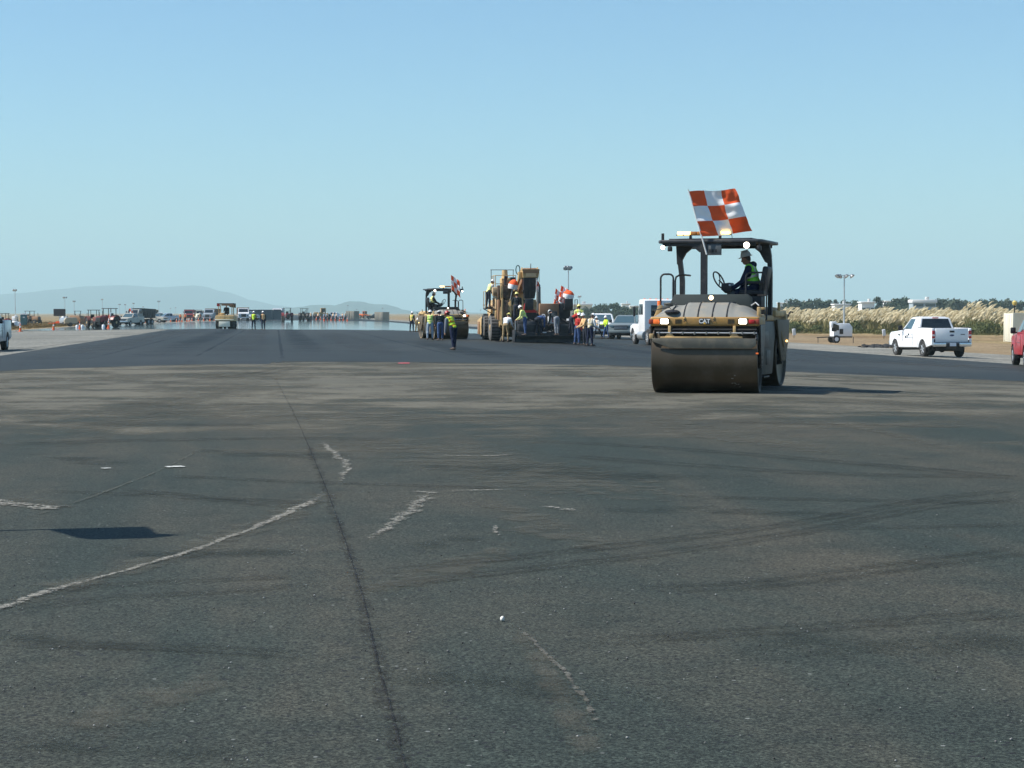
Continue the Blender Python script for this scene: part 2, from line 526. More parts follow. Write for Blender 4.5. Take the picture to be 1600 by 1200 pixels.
chalk_m = gmat("pale_scrape", ((.30, .29, .26), (.22, .21, .19)), 2, 60, .9, bump=0, spec=.1, alpha=(20, 1.5, .65, 1.3, .72))
arc_m = gmat("pale_joint_line", ((.30, .29, .26), (.22, .21, .19)), 2, 60, .9, bump=0, spec=.1, alpha=(26, 1.1, .40, 1.15, .66))
dusty_m = gmat("dusty_patch", ((.094, .094, .078), (.078, .079, .066)), .6, 80, .85, bump=.3, spec=.2, alpha=(3, 1.1, .15, 1.5, .5))
film_m = gmat("dust_film", ((.128, .120, .095), (.100, .097, .079)), .25, 60, .85, bump=.2, spec=.2, dust=((.150, .140, .108), .3, .6), alpha=(.35, .9, .0, 1.3, .92), stretch=(R(3), .30, 1.2), streak=(R(2), .4, (.078, .078, .066)))
faint_m = gmat("faint_scrape", ((.16, .155, .14), (.12, .115, .10)), 2, 60, .9, bump=0, spec=.1, alpha=(16, .95, .45, 1.0, .55))
seam_m = gmat("dark_seam", ((.016, .017, .019), (.03, .03, .032)), 2, 70, .8, bump=0, spec=.1, alpha=(9, .7, .3, 1.0, .6))
seamrim_m = gmat("seam_ravel", ((.026, .028, .03), (.034, .034, .034)), 2, 90, .85, speck=(40, (.012, .012, .012), .05), bump=.6, spec=.2, alpha=(9, .9, .5, 1.4, .42))
track_m = gmat("tyre_track", ((.026, .029, .026), (.034, .034, .029)), .6, 80, .8, bump=.3, spec=.15, alpha=(3.0, .55, .0, 1.6, .36))
dark_m = gmat("damp_dark_patch", ((.023, .030, .027), (.030, .036, .032)), .4, 85, .75, bump=.4, spec=.15, alpha=(1.6, 1.2, .1, 1.7, .34))
white_m = gmat("white_chip_paint", ((.50, .52, .50), (.42, .42, .40)), 3, 30, .8, bump=0, spec=.2, alpha=(10, .6, .3, .6, .9))

# roller passes on the fresh mat: broad lanes, sheen painted in as lighter and darker tone
lane_m = gmat("rolled_lane", ((.040, .042, .038), (.050, .051, .045)), .08, 40, .55, bump=.1, spec=.3, alpha=(.25, .6, .0, 1.4, .5), stretch=(0, 1.0, .1))
lane_d = gmat("rolled_lane_dark", ((.014, .016, .016), (.018, .020, .019)), .08, 40, .55, bump=.1, spec=.2, alpha=(.25, .6, .0, 1.4, .5), stretch=(0, 1.0, .1))
for x, wd, mm, y0, y1 in ((-8.2, 3.2, lane_m, 60, 200), (-4.4, 2.4, lane_d, 62, 260), (-1.6, 2.6, lane_m, 60, 230), (1.4, 2.0, lane_d, 70, 220), (4.2, 3.0, lane_m, 66, 160), (8.0, 2.6, lane_d, 62, 110), (12.6, 3.0, lane_m, 60, 104), (16.4, 2.4, lane_d, 56, 120), (19.8, 2.6, lane_m, 54, 130), (25.0, 3.6, lane_m, 52, 130)):
    ribbon("roller_pass", None, wd, mm, .0118, 3, .06, pts=[V((x, y0, 0)), V((x, (y0 + y1) / 2, 0)), V((x, y1, 0))], endk=4)
for x in (-6.5, -2.9, .2, 6.6, 14.6, 18.2, 23.0):
    ribbon("lane_joint", None, .22, lane_d, .0135, 3, .2, pts=[V((x, 60, 0)), V((x, 130, 0)), V((x, 230, 0))], endk=8)
# joint between two paving lanes
JOINT = [(668, 1360), (610, 1120), (590, 1050), (573, 970), (560, 920), (535, 840), (512, 775), (480, 695), (455, 640), (430, 592)]
ribbon("seam_rim", JOINT[:8], .13, seamrim_m, .011, .2, .3, endk=40)
ribbon("paving_joint", JOINT, [.016, .014, .018, .012, .016, .012, .012, .014, .018, .02], seam_m, .014, .12, .5, endk=40)
ribbon("dusty_patch", [(925, 1200), (890, 1120), (850, 1040), (800, 975)], .16, dusty_m, .011, .2, .5)
ribbon("paint_scrape", [(942, 1150), (912, 1098), (880, 1055), (845, 1020), (800, 975)], .035, faint_m, .014, .08, .7)
ribbon("paint_scrape", [(-190, 1022), (55, 935), (120, 915), (190, 897), (255, 878), (310, 861), (350, 845), (400, 827), (440, 808), (475, 792), (513, 768)], [.09, .11, .08, .065, .09, .075, .08, .085, .11, .13, .06], arc_m, .016, .1, .5)
ribbon("dusty_patch", [(-20, 956), (120, 913), (255, 876), (350, 843), (440, 806), (513, 766)], .42, dusty_m, .012, .3, .4)
ribbon("paint_scrape", [(500, 690), (514, 702), (527, 714), (541, 728), (537, 744), (528, 760)], [.04, .10, .11, .12, .1, .05], chalk_m, .016, .1, .5)
ribbon("paint_scrape", [(572, 850), (596, 834), (620, 818), (640, 803), (655, 788), (672, 772)], [.05, .10, .13, .15, .16, .14], chalk_m, .016, .07, .9)
ribbon("paint_scrape", [(640, 771), (660, 772), (682, 774)], .14, chalk_m, .018, .06, .9)
ribbon("paint_scrape", [(702, 771), (730, 770), (760, 769), (800, 768)], .12, chalk_m, .018, .06, .9)
ribbon("paint_scrape", [(665, 713), (720, 714), (760, 714), (800, 712)], .12, chalk_m, .016, .1, 1.0)
ribbon("paint_scrape", [(770, 823), (775, 833), (781, 840)], .05, chalk_m, .016, .06, .7)
ribbon("paint_scrape", [(845, 793), (875, 797), (905, 801)], .16, chalk_m, .016, .1, .9)
ribbon("paint_scrape", [(0, 824), (60, 806), (130, 783), (230, 745), (290, 716), (315, 702)], .045, dusty_m, .016, .2, .5)
ribbon("paint_scrape", [(255, 732.5), (290, 731)], .22, white_m, .018, .1, .4)
ribbon("paint_scrape", [(158, 735), (175, 734)], .12, white_m, .018, .1, .6)
ribbon("paint_scrape", [(-60, 782), (40, 792), (90, 799), (106, 797)], [.34, .34, .3, .14], chalk_m, .017, .15, .5)
ribbon("dusty_patch", [(-20, 784), (30, 785), (75, 789), (110, 797)], [.55, .5, .4, .15], dusty_m, .013, .15, .4)
for q in ([(283, 614), (305, 613.5)], [(526, 631.5), (540, 632)], [(655, 604), (680, 605)], [(800, 613.6), (935, 613.2)], [(955, 615), (980, 615.5)], [(640, 587), (690, 587.5)],
          [(505, 606), (545, 611)], [(160, 612), (172, 612)], [(1545, 648), (1562, 648.5)], [(900, 597.5), (960, 595)], [(970, 601), (1000, 599)]):
    ribbon("paint_scrape", q, .4, faint_m, .016, .2, .6)
ribbon("paint_scrape", [(622, 568), (640, 568)], .5, mat("pink_spray_paint", (.75, .10, .14), .8), .016, .2, .4)
# dusty sweeps and pale wedges
ribbon("dust_film", None, [46, 47, 48, 46], film_m, .0085, .9999, .02, pts=[V((-11, 45.5, 0)), V((0, 45.5, 0)), V((11, 45.5, 0)), V((22, 45.5, 0))], endk=10)
ribbon("dusty_patch", [(480, 693), (640, 700), (800, 735), (960, 772), (1075, 789)], [.5, 1.9, 2.2, 1.6, .1], dusty_m, .012, .4, .2)
ribbon("dusty_patch", [(560, 930), (660, 905), (740, 878), (800, 850)], [.5, .62, .5, .1], dusty_m, .012, .2, .3)
ribbon("dusty_patch", [(100, 1165), (200, 1120), (290, 1075), (350, 1050)], [.3, .5, .36, .1], dusty_m, .012, .2, .3)
ribbon("dusty_patch", [(1290, 668), (1160, 640), (1060, 648), (1048, 658), (1100, 678), (1200, 694), (1340, 712), (1450, 722)], [.3, .6, .9, 1.0, .9, .8, .6, .3], dusty_m, .012, .5, .3)
ribbon("dusty_patch", [(1265, 660), (1330, 668), (1400, 682), (1480, 702)], .35, dusty_m, .013, .4, .4)
ribbon("dusty_patch", [(1335, 893), (1400, 885), (1480, 877)], [.2, .4, .1], dusty_m, .012, .2, .3)
ribbon("dusty_patch", [(750, 780), (860, 830), (960, 870)], [.3, .6, .3], dusty_m, .013, .3, .3)
ribbon("dusty_patch", [(100, 700), (240, 640), (330, 610), (420, 590)], [.6, 1.8, 2.5, 2], dusty_m, .012, .6, .4)
ribbon("dusty_patch", [(-40, 600), (300, 588), (700, 584), (1100, 590)], [3, 4.5, 4.5, 3.5], dusty_m, .0125, 1.0, .3)
ribbon("dusty_patch", [(-40, 650), (300, 645), (700, 655), (1050, 640)], [1, 2, 2.2, 1.0], dusty_m, .0115, 1.0, .4)
# roller and tyre tracks
for q, wd in (([(-20, 947), (160, 919), (330, 910), (500, 903)], .20), ([(-20, 965), (160, 940), (330, 929), (520, 915)], .20),
              ([(520, 905), (760, 878), (1000, 852), (1230, 822), (1450, 783), (1620, 765)], .26), ([(560, 925), (800, 895), (1000, 872), (1240, 836), (1450, 795), (1620, 778)], .26),
              ([(820, 690), (1000, 699), (1200, 714), (1400, 731), (1620, 752)], .45), ([(860, 712), (1060, 727), (1300, 742), (1620, 748)], .45),
              ([(1060, 779), (1300, 783), (1620, 788)], .30), ([(1240, 829), (1450, 826), (1620, 822)], .22),
              ([(60, 770), (250, 777), (470, 795)], .30), ([(180, 765), (330, 780), (520, 790)], .28), ([(250, 745), (520, 757), (800, 765)], .28),
              ([(-30, 697), (200, 690), (480, 686), (640, 690)], .6), ([(-30, 630), (150, 628), (300, 634)], .7), ([(1000, 925), (1200, 915), (1620, 860)], .4),
              ([(330, 634), (420, 633)], .5), ([(20, 660), (180, 664), (420, 665)], .5), ([(1100, 660), (1300, 664), (1500, 668)], .5),
              ([(250, 600), (330, 592), (400, 585), (452, 575)], .8),
              ([(900, 1010), (1200, 990), (1620, 960)], .3), ([(-20, 1010), (300, 1018), (520, 1035)], .25)):
    P_ = [G(*a) for a in q]
    if isinstance(wd, list): wd = sum(wd) / len(wd)
    for off in (-.26, .26):
        Q_ = []
        for i_, p_ in enumerate(P_):
            d_ = (P_[min(i_ + 1, len(P_) - 1)] - P_[max(i_ - 1, 0)]).normalized()
            Q_.append(p_ + V((-d_.y, d_.x, 0)) * off * wd)
        ribbon("tyre_track", None, wd * .56, track_m, .013, .3, .2, pts=Q_, endk=12)
for q, wd in (([(280, 705), (480, 712), (560, 722)], [.8, 1.4, .3]), ([(640, 730), (820, 735), (1010, 745), (1200, 750)], [.4, 1.4, 1.6, .8]), ([(80, 715), (140, 722), (210, 728)], [.3, .8, .3]),
              ([(900, 800), (1100, 800), (1350, 810)], [.5, .8, .5]), ([(600, 1050), (800, 1080), (1050, 1100)], .5), ([(1100, 1000), (1400, 1020), (1640, 1000)], .6),
              ([(-30, 1170), (200, 1180), (420, 1190)], .3), ([(150, 860), (330, 870), (500, 860)], .5), ([(620, 870), (680, 850), (770, 840)], .4), ([(-20, 995), (160, 1012), (380, 1030)], .25)):
    ribbon("damp_patch", q, wd, dark_m, .0122, .3, .35)
# older lanes left of the shoulder right of the roller
ribbon("asphalt_lane", [(1180, 578), (1330, 583), (1450, 589), (1560, 588)], [2.6, 2.0, 1.2, .3], track_m, .012, .6, .2, endk=3)
ribbon("asphalt_lane", [(1180, 560), (1330, 565), (1450, 571), (1640, 580)], [2.0, 1.6, 1.2, .6], dusty_m, .0142, .6, .3, endk=3)
ribbon("asphalt_lane", [(1240, 589), (1290, 586), (1380, 588)], [.6, .5, .3], dusty_m, .0152, .4, .3)
ribbon("asphalt_lane", [(-60, 556), (60, 541), (140, 531), (220, 522)], [1.2, 1.0, 1.0, 1.0], sh_m, .014, 1.2, .5)

# glossy sheet added to stand in for the heat mirage mirroring the sky
mir = bpy.data.materials.new("mirage_mirror"); mir.use_nodes = True
n, l = mir.node_tree.nodes, mir.node_tree.links
b_ = n["Principled BSDF"]
b_.inputs["Base Color"].default_value = (.08, .11, .12, 1); b_.inputs["Roughness"].default_value = .06; b_.inputs["IOR"].default_value = 1.6
at_ = n.new("ShaderNodeAttribute"); at_.attribute_name = "fade"
geo = n.new("ShaderNodeNewGeometry")
mp = n.new("ShaderNodeMapping"); mp.inputs["Scale"].default_value = (.07, .02, 1)
ns = n.new("ShaderNodeTexNoise"); ns.inputs["Scale"].default_value = 1; ns.inputs["Detail"].default_value = 4
l.new(geo.outputs["Position"], mp.inputs[0]); l.new(mp.outputs[0], ns.inputs["Vector"])
ad = n.new("ShaderNodeMath"); ad.operation = 'ADD'
mr0 = n.new("ShaderNodeMapRange"); mr0.inputs[1].default_value = .3; mr0.inputs[2].default_value = .7; mr0.inputs[3].default_value = -.2; mr0.inputs[4].default_value = .2
l.new(ns.outputs[0], mr0.inputs[0])
l.new(at_.outputs["Fac"], ad.inputs[0]); l.new(mr0.outputs[0], ad.inputs[1])
mr = n.new("ShaderNodeMapRange"); mr.inputs[1].default_value = .14; mr.inputs[2].default_value = .34; mr.inputs[4].default_value = .95
l.new(ad.outputs[0], mr.inputs[0]); l.new(mr.outputs[0], b_.inputs["Alpha"])
xs = sorted(set([-32 + 2 * k for k in range(29)] + [x for x in XS if -32 < x < 24]))
ys = [150 + 3 * k for k in range(100)]
def lin(x, tab):
    for (a, ya), (b, yb) in zip(tab, tab[1:]):
        if x <= b: return ya + (yb - ya) * max(0, x - a) / (b - a)
    return tab[-1][1]
bm = bmesh.new(); lay = bm.verts.layers.float.new("fade"); g = []
for x in xs:
    col = []
    yn = lin(x, [(-32, 222), (-20, 205), (-8, 190), (4, 172), (14, 160), (24, 156)]); yf = lin(x, [(-32, 300), (-15, 400), (24, 430)])
    for y in ys:
        v = bm.verts.new((x, y, zg(x) + .018))
        v[lay] = max(0, min(1, (y - yn) / 45, (yf - y) / 60, (x + 32) / 5, (24 - x) / 3)); col.append(v)
    g.append(col)
for a, b in zip(g, g[1:]):
    for k in range(len(ys) - 1): bm.faces.new((a[k], b[k], b[k + 1], a[k + 1]))
me = bpy.data.meshes.new("heat_mirage_sheet"); bm.to_mesh(me); bm.free(); me.materials.append(mir)
o = bpy.data.objects.new("heat_mirage_sheet", me); COL.objects.link(o); o["kind"] = "structure"
# ------------------------------------------------------------------ people
def rotx(a): return M4.Rotation(a, 3, 'X')
BODY = {}
def caps(bm, p0, p1, r0, r1, tg, log, n=12):
    log.append((V(p0), V(p1), r0, r1, tg))
    p0, p1 = V(p0), V(p1)
    q = (p1 - p0).to_track_quat('Z', 'Y').to_matrix()
    L = (p1 - p0).length
    rings = []
    for k in range(1, 4): rings.append((-r0 * cos(k * pi / 8), r0 * sin(k * pi / 8)))
    for t in (0, .5, 1): rings.append((L * t, r0 + (r1 - r0) * t))
    for k in (3, 2, 1): rings.append((L + r1 * cos(k * pi / 8), r1 * sin(k * pi / 8)))
    vs = [[bm.verts.new(p0 + q @ V((cos(2 * pi * i / n) * r, sin(2 * pi * i / n) * r, h))) for i in range(n)] for h, r in rings]
    for a, b in zip(vs, vs[1:]):
        for i in range(n): bm.faces.new((a[i], a[(i + 1) % n], b[(i + 1) % n], b[i]))
    bm.faces.new(vs[0][::-1]); bm.faces.new(vs[-1])
def ell(bm, c, r, tg, log, rot=None):
    rr = bmesh.ops.create_uvsphere(bm, u_segments=16, v_segments=10, radius=1)
    for v in rr['verts']:
        p = V((v.co.x * r[0], v.co.y * r[1], v.co.z * r[2]))
        v.co = (rot @ p if rot else p) + V(c)
    log.append((V(c), V(c), min(r), min(r), tg))

def figure(pose, vox=.014):
    """one continuous body in a pose; front is -Y, feet (or seat) at z = 0 by the hip height given"""
    P = dict(lean=4, turn=0, nod=8, hipL=3, kneeL=4, hipR=-3, kneeR=4, shL=8, elL=15, abL=8, shR=8, elR=15, abR=8, side=0, spread=4, h=None)
    P.update(pose)
    key = (vox,) + tuple(sorted((k, v) for k, v in P.items()))
    if key in BODY: return BODY[key]
    bm = bmesh.new(); log = []
    thigh, shin, upper, fore = .43, .44, .30, .26
    lean = R(P['lean'])
    # legs hang from the hips
    def leg(s, hip, knee):
        h0 = V((s * .095, 0, 0))
        d1 = V((s * sin(R(P['spread'])), -sin(R(hip)), -cos(R(hip)))).normalized()
        k = h0 + d1 * thigh
        a2 = R(hip - knee)
        d2 = V((s * .02, -sin(a2), -cos(a2))).normalized()
        a = k + d2 * shin
        return h0, k, a
    legs = [leg(-1, P['hipL'], P['kneeL']), leg(1, P['hipR'], P['kneeR'])]
    low = min(l[2].z for l in legs) - .085
    hz = P['h'] if P['h'] is not None else -low
    O = V((0, 0, hz))
    for (h0, k, a), s in zip(legs, (-1, 1)):
        caps(bm, O + h0, O + k, .092, .060, 'leg', log)
        caps(bm, O + k, O + a, .060, .040, 'leg', log)
        ell(bm, O + k + (a - k) * .28 + V((0, .018, 0)), (.055, .058, .10), 'leg', log)
        ft = V((s * .03, -.19, -.045))
        caps(bm, O + a + V((0, .045, -.045)), O + a + ft, .042, .036, 'boot', log)
        caps(bm, O + a, O + a + V((0, .02, -.03)), .047, .05, 'boot', log)
    Rl = M4.Rotation(lean, 3, 'X') @ M4.Rotation(R(P['side']), 3, 'Y')
    Rt = Rl @ M4.Rotation(R(P['turn']), 3, 'Z')
    ell(bm, O + V((0, 0, .02)), (.165, .115, .12), 'pelvis', log)
    def T(v): return O + Rt @ V(v)
    ell(bm, T((0, 0, .14)), (.150, .105, .15), 'torso', log, Rt)
    ell(bm, T((0, -.005, .32)), (.175, .12, .17), 'torso', log, Rt)
    ell(bm, T((0, .005, .43)), (.185, .10, .09), 'torso', log, Rt)
    caps(bm, T((-.12, 0, .45)), T((.12, 0, .45)), .07, .07, 'torso', log)
    caps(bm, T((0, .005, .48)), T((0, -.012, .58)), .058, .052, 'neck', log)
    Rh = Rt @ M4.Rotation(R(P['nod'] - P['lean'] * .6), 3, 'X')
    hc = T((0, -.02, .66))
    def Hd(v): return hc + Rh @ V(v)
    ell(bm, hc, (.075, .095, .115), 'head', log, Rh)
    ell(bm, Hd((0, -.035, -.06)), (.055, .062, .06), 'head', log, Rh)
    caps(bm, Hd((0, -.088, .012)), Hd((0, -.112, -.025)), .011, .016, 'head', log, 8)
    caps(bm, Hd((-.022, -.088, -.066)), Hd((.022, -.088, -.066)), .010, .010, 'head', log, 8)
    for s in (-1, 1):
        caps(bm, Hd((s * .045, -.08, .026)), Hd((s * .015, -.088, .024)), .011, .011, 'head', log, 8)
        ell(bm, Hd((s * .078, .01, -.01)), (.014, .022, .034), 'head', log, Rh)
    hands = []
    for s, sh, el, ab in ((-1, P['shL'], P['elL'], P['abL']), (1, P['shR'], P['elR'], P['abR'])):
        s0 = T((s * .205, 0, .435))
        d1 = V((s * sin(R(ab)), -sin(R(sh)) * cos(R(ab)), -cos(R(sh)) * cos(R(ab))))
        e = s0 + (Rt @ d1) * upper
        a2 = sh + el
        d2 = Rt @ V((s * sin(R(ab)) * .3, -sin(R(a2)), -cos(R(a2)))).normalized()
        wv = e + d2 * fore
        caps(bm, s0, e, .062, .046, 'arm', log)
        caps(bm, e, wv, .046, .031, 'arm', log)
        side = (Rt @ V((s, 0, 0)))
        fw = d2.cross(side).normalized()
        pc = wv + d2 * .05
        q = M4((side, fw, d2)).transposed()
        ell(bm, pc, (.016, .042, .055), 'hand', log, q)
        inn = -side
        for i, ln in enumerate((.066, .078, .074, .058)):
            b0 = wv + d2 * .085 + fw * (.03 - i * .02)
            b1 = b0 + (d2 * .85 + inn * .35).normalized() * ln * .55
            b2 = b1 + (d2 * .35 + inn * .9).normalized() * ln * .5
            caps(bm, b0, b1, .0105, .010, 'hand', log, 6); caps(bm, b1, b2, .010, .009, 'hand', log, 6)
        sg = 1 if fw.dot(Rt @ V((0, -1, .2))) > 0 else -1
        t0 = wv + d2 * .03 + fw * .03 * sg
        t1 = t0 + (fw * sg * .8 + d2 * .6 + inn * .3).normalized() * .035
        caps(bm, t0, t1, .013, .0115, 'hand', log, 6); caps(bm, t1, t1 + (d2 * .8 + inn * .4).normalized() * .03, .0115, .010, 'hand', log, 6)
        hands.append(pc)
    me = bpy.data.meshes.new("body"); bm.to_mesh(me); bm.free()
    t = bpy.data.objects.new("body_tmp", me); COL.objects.link(t)
    md = t.modifiers.new("r", 'REMESH'); md.mode = 'VOXEL'; md.voxel_size = vox
    sm = t.modifiers.new("s", 'SMOOTH'); sm.factor = .5; sm.iterations = 2
    dg = bpy.context.evaluated_depsgraph_get(); dg.update()
    out = bpy.data.meshes.new_from_object(t.evaluated_get(dg))
    bpy.data.objects.remove(t)
    # nearest limb for each vertex
    tags = []
    for v in out.vertices:
        best, bt = 9, 'torso'
        for p0, p1, r0, r1, tg in log:
            d = p1 - p0; L2 = d.length_squared
            u = 0 if L2 < 1e-9 else max(0, min(1, (v.co - p0).dot(d) / L2))
            k = (v.co - (p0 + d * u)).length - (r0 + (r1 - r0) * u)
            if k < best: best, bt = k, tg
        tags.append(bt)
    BODY[key] = (out, tags, hc, Rh, Rt, O, hands)
    return BODY[key]

def shell(name, me, tags, keep, off, mats, parent, pick=None, thick=0):
    """a garment: the body's own faces in the kept regions, lifted off the skin, with its hems turned in"""
    use = [p for p in me.polygons if sum(tags[i] in keep for i in p.vertices) * 2 > len(p.vertices) and (pick is None or pick(p))]
    cnt, vid = {}, {}
    for p in use:
        vs = list(p.vertices)
        for a, b in zip(vs, vs[1:] + vs[:1]):
            k = (min(a, b), max(a, b)); cnt[k] = cnt.get(k, 0) + 1
    rim = set(i for k, c in cnt.items() if c == 1 for i in k)
    co, fs, mi = [], [], []
    for p in use:
        f = []
        for i in p.vertices:
            if i not in vid:
                vid[i] = len(co); v = me.vertices[i]
                co.append(v.co + v.normal * (off * .2 if i in rim else off))
            f.append(vid[i])
        fs.append(f)
    if not fs: return None
    m2 = bpy.data.meshes.new(name); m2.from_pydata(co, [], fs)
    ml = mats if isinstance(mats, list) else [mats]
    for x in ml: m2.materials.append(x)
    m2.polygons.foreach_set("use_smooth", [True] * len(m2.polygons))
    o = bpy.data.objects.new(name, m2); COL.objects.link(o); o.parent = parent
    return o

def person(label, loc, deg, pose=None, vest=hv_yellow, stripes=(stripe_si,), shirt=dark_cloth, trousers=jeans, hat=hat_white, sk=skin, vox=.016, group=None, sleeves=True, hood=False, z=None, eyes=False, brim=True):
    me0, tags, hc, Rh, Rt, O, hands = figure(pose or {}, vox)
    root = thing("person", label, "person", loc, deg, group)
    if z is not None: root.location.z = z
    body = me0.copy(); body.name = "body"
    body.materials.append(sk); body.materials.append(mat("dark_hair", (.03, .02, .015), .8))
    inv = Rh.transposed()
    for p in body.polygons:
        p.use_smooth = True
        if sum(tags[i] == 'head' for i in p.vertices) * 2 > len(p.vertices):
            q = inv @ (p.center - hc)
            if q.y > -.01 + max(0, .03 - q.z) * .6 or q.z > .07: p.material_index = 1
    bo = bpy.data.objects.new("body", body); COL.objects.link(bo); bo.parent = root
    shell("trousers", me0, tags, {'leg', 'pelvis'}, .014, trousers, root)
    shell("boots", me0, tags, {'boot'}, .008, boot, root)
    shell("shirt", me0, tags, {'torso', 'arm'} if sleeves else {'torso'}, .011, shirt, root)
    if vest is not None:
        itor = Rt.transposed()
        vs = shell("safety_vest", me0, tags, {'torso', 'pelvis'}, .024, [vest] + list(stripes), root,
                   pick=lambda p: (itor @ (p.center - O)).z > -.03 and abs((itor @ (p.center - O)).x) < .20)
        if vs and len(stripes):
            for p in vs.data.polygons:
                q = itor @ (p.center - O)
                if .07 < q.z < .115 or .24 < q.z < .285 or (q.z > .285 and .085 < abs(q.x) < .13): p.material_index = 1
    if hood:
        h = B(); hb = O + Rt @ V((0, .075, .50))
        h.ball((0, 0, 0), (.12, .085, .075), shirt, 16, 10)
        h.xf(M4.Translation(hb) @ Rt.to_4x4()); h.build("hood", root)
    if hat is not None:
        h = B()
        h.lathe((0, 0, 0), (0, 0, 1), [(.0, .108), (.012, .116), (.03, .110), (.07, .100), (.105, .078), (.128, .045), (.136, .012)], hat, 18)
        if brim: h.lathe((0, -.012, -.004), (0, 0, 1), [(0, .148), (.008, .150), (.014, .110)], hat, 20)
        else: h.box((0, -.125, .004), (.14, .06, .012), hat, bev=.004)
        h.box((0, .0, .125), (.025, .17, .02), hat, bev=.008)
        h.xf(M4.Translation(hc + Rh @ V((0, .004, .048))) @ Rh.to_4x4()); h.build("hard_hat", root)
    if eyes:
        for s in (-1, 1):
            e = B(); e.ball(hc + Rh @ V((s * .03, -.086, .008)), .012, mat("eye", (.05, .04, .035), .2), 8, 6); e.build("eye", root)
    return root, hands

# ------------------------------------------------------------------ flags
def flag(label, loc, deg, pole=((0, 0, 0), (0, 0, 1.2)), hang=((0, 0, .3), (0, 0, 1.15)), fly=(1, 0, .05), w=.95, n=3, group=None, pole_r=.014, sag=.1, amp=.05, first=flag_red, other=flag_white, z=None, shear=0):
    root = thing("checkered_flag", label, "flag", loc, deg, group)
    if z is not None: root.location.z = z
    p = B(); p.cyl(pole[0], pole[1], pole_r * 1.2, pole_r, mat("white_pole", (.72, .72, .70), .4), 10); p.build("pole", root)
    cells, per = n, 9
    N = cells * per
    a, b = V(hang[0]), V(hang[1])
    f = V(fly).normalized()
    nor = f.cross((b - a).normalized()).normalized()
    bm = bmesh.new(); g = []
    for i in range(N + 1):
        row = []
        for j in range(N + 1):
            u, v = i / N, j / N
            q = a.lerp(b, v) + f * (u * w)
            q.z -= sag * u * u * (1 - .5 * v) * w
            q += f * (shear * u * (1 - v)) + V((0, 0, shear * .9 * u * u * (1 - v)))
            q += nor * (amp * u ** .7 * sin(u * 7.5 + v * 2.2) + amp * .5 * sin(u * 3.1 - v * 4.5 + 1) * u)
            q += nor * (.014 * sin(v * 21 + u * 9) * (1 - u * .3) + .02 * mnoise.noise(V((u * 5 + w, v * 9, w * 3))) + .012 * sin(u * 26 - v * 14) * u)
            q.z += .035 * sin(u * 7 + .6) * u * v * w - .02 * sin(u * 5) * (1 - v)
            q += f * (-.06 * sin(v * pi * 1.2) * u * .7)
            row.append(bm.verts.new(q))
        g.append(row)
    for i in range(N):
        for j in range(N):
            fc = bm.faces.new((g[i][j], g[i + 1][j], g[i + 1][j + 1], g[i][j + 1]))
            fc.material_index = (i // per + j // per) % 2
            fc.smooth = True
    me = bpy.data.meshes.new("cloth"); bm.to_mesh(me); bm.free(); me.materials.append(first); me.materials.append(other)
    o = bpy.data.objects.new("cloth", me); COL.objects.link(o); o.parent = root
    return root
# ------------------------------------------------------------------ double drum rollers
def drum_mat():
    m = mat("drum_steel", (.078, .058, .036), .42, .45, vary=.2, scale=2, dirt=((.12, .10, .075), .3, 1.6))
    return m
drum_side = mat("drum_side_steel", (.06, .055, .05), .6, .3, dirt=((.14, .11, .08), .4, 3))
text_white = mat("text_white", (.72, .72, .70), .6)

def text_mesh(name, s, size, mt, m, parent, bold=.012, depth=.004):
    cu = bpy.data.curves.new("txt", 'FONT'); cu.body = s; cu.size = size; cu.extrude = depth; cu.offset = bold * size
    cu.align_x = 'CENTER'; cu.align_y = 'CENTER'
    t = bpy.data.objects.new("txt_tmp", cu); COL.objects.link(t)
    dg = bpy.context.evaluated_depsgraph_get(); dg.update()
    me = bpy.data.meshes.new_from_object(t.evaluated_get(dg))
    bpy.data.objects.remove(t)
    me.materials.clear(); me.materials.append(m)
    me.transform(mt)
    o = bpy.data.objects.new(name, me); COL.objects.link(o); o.parent = parent
    return o
FACE_FRONT = M4.Rotation(R(90), 4, 'X')          # text standing upright, read from -Y

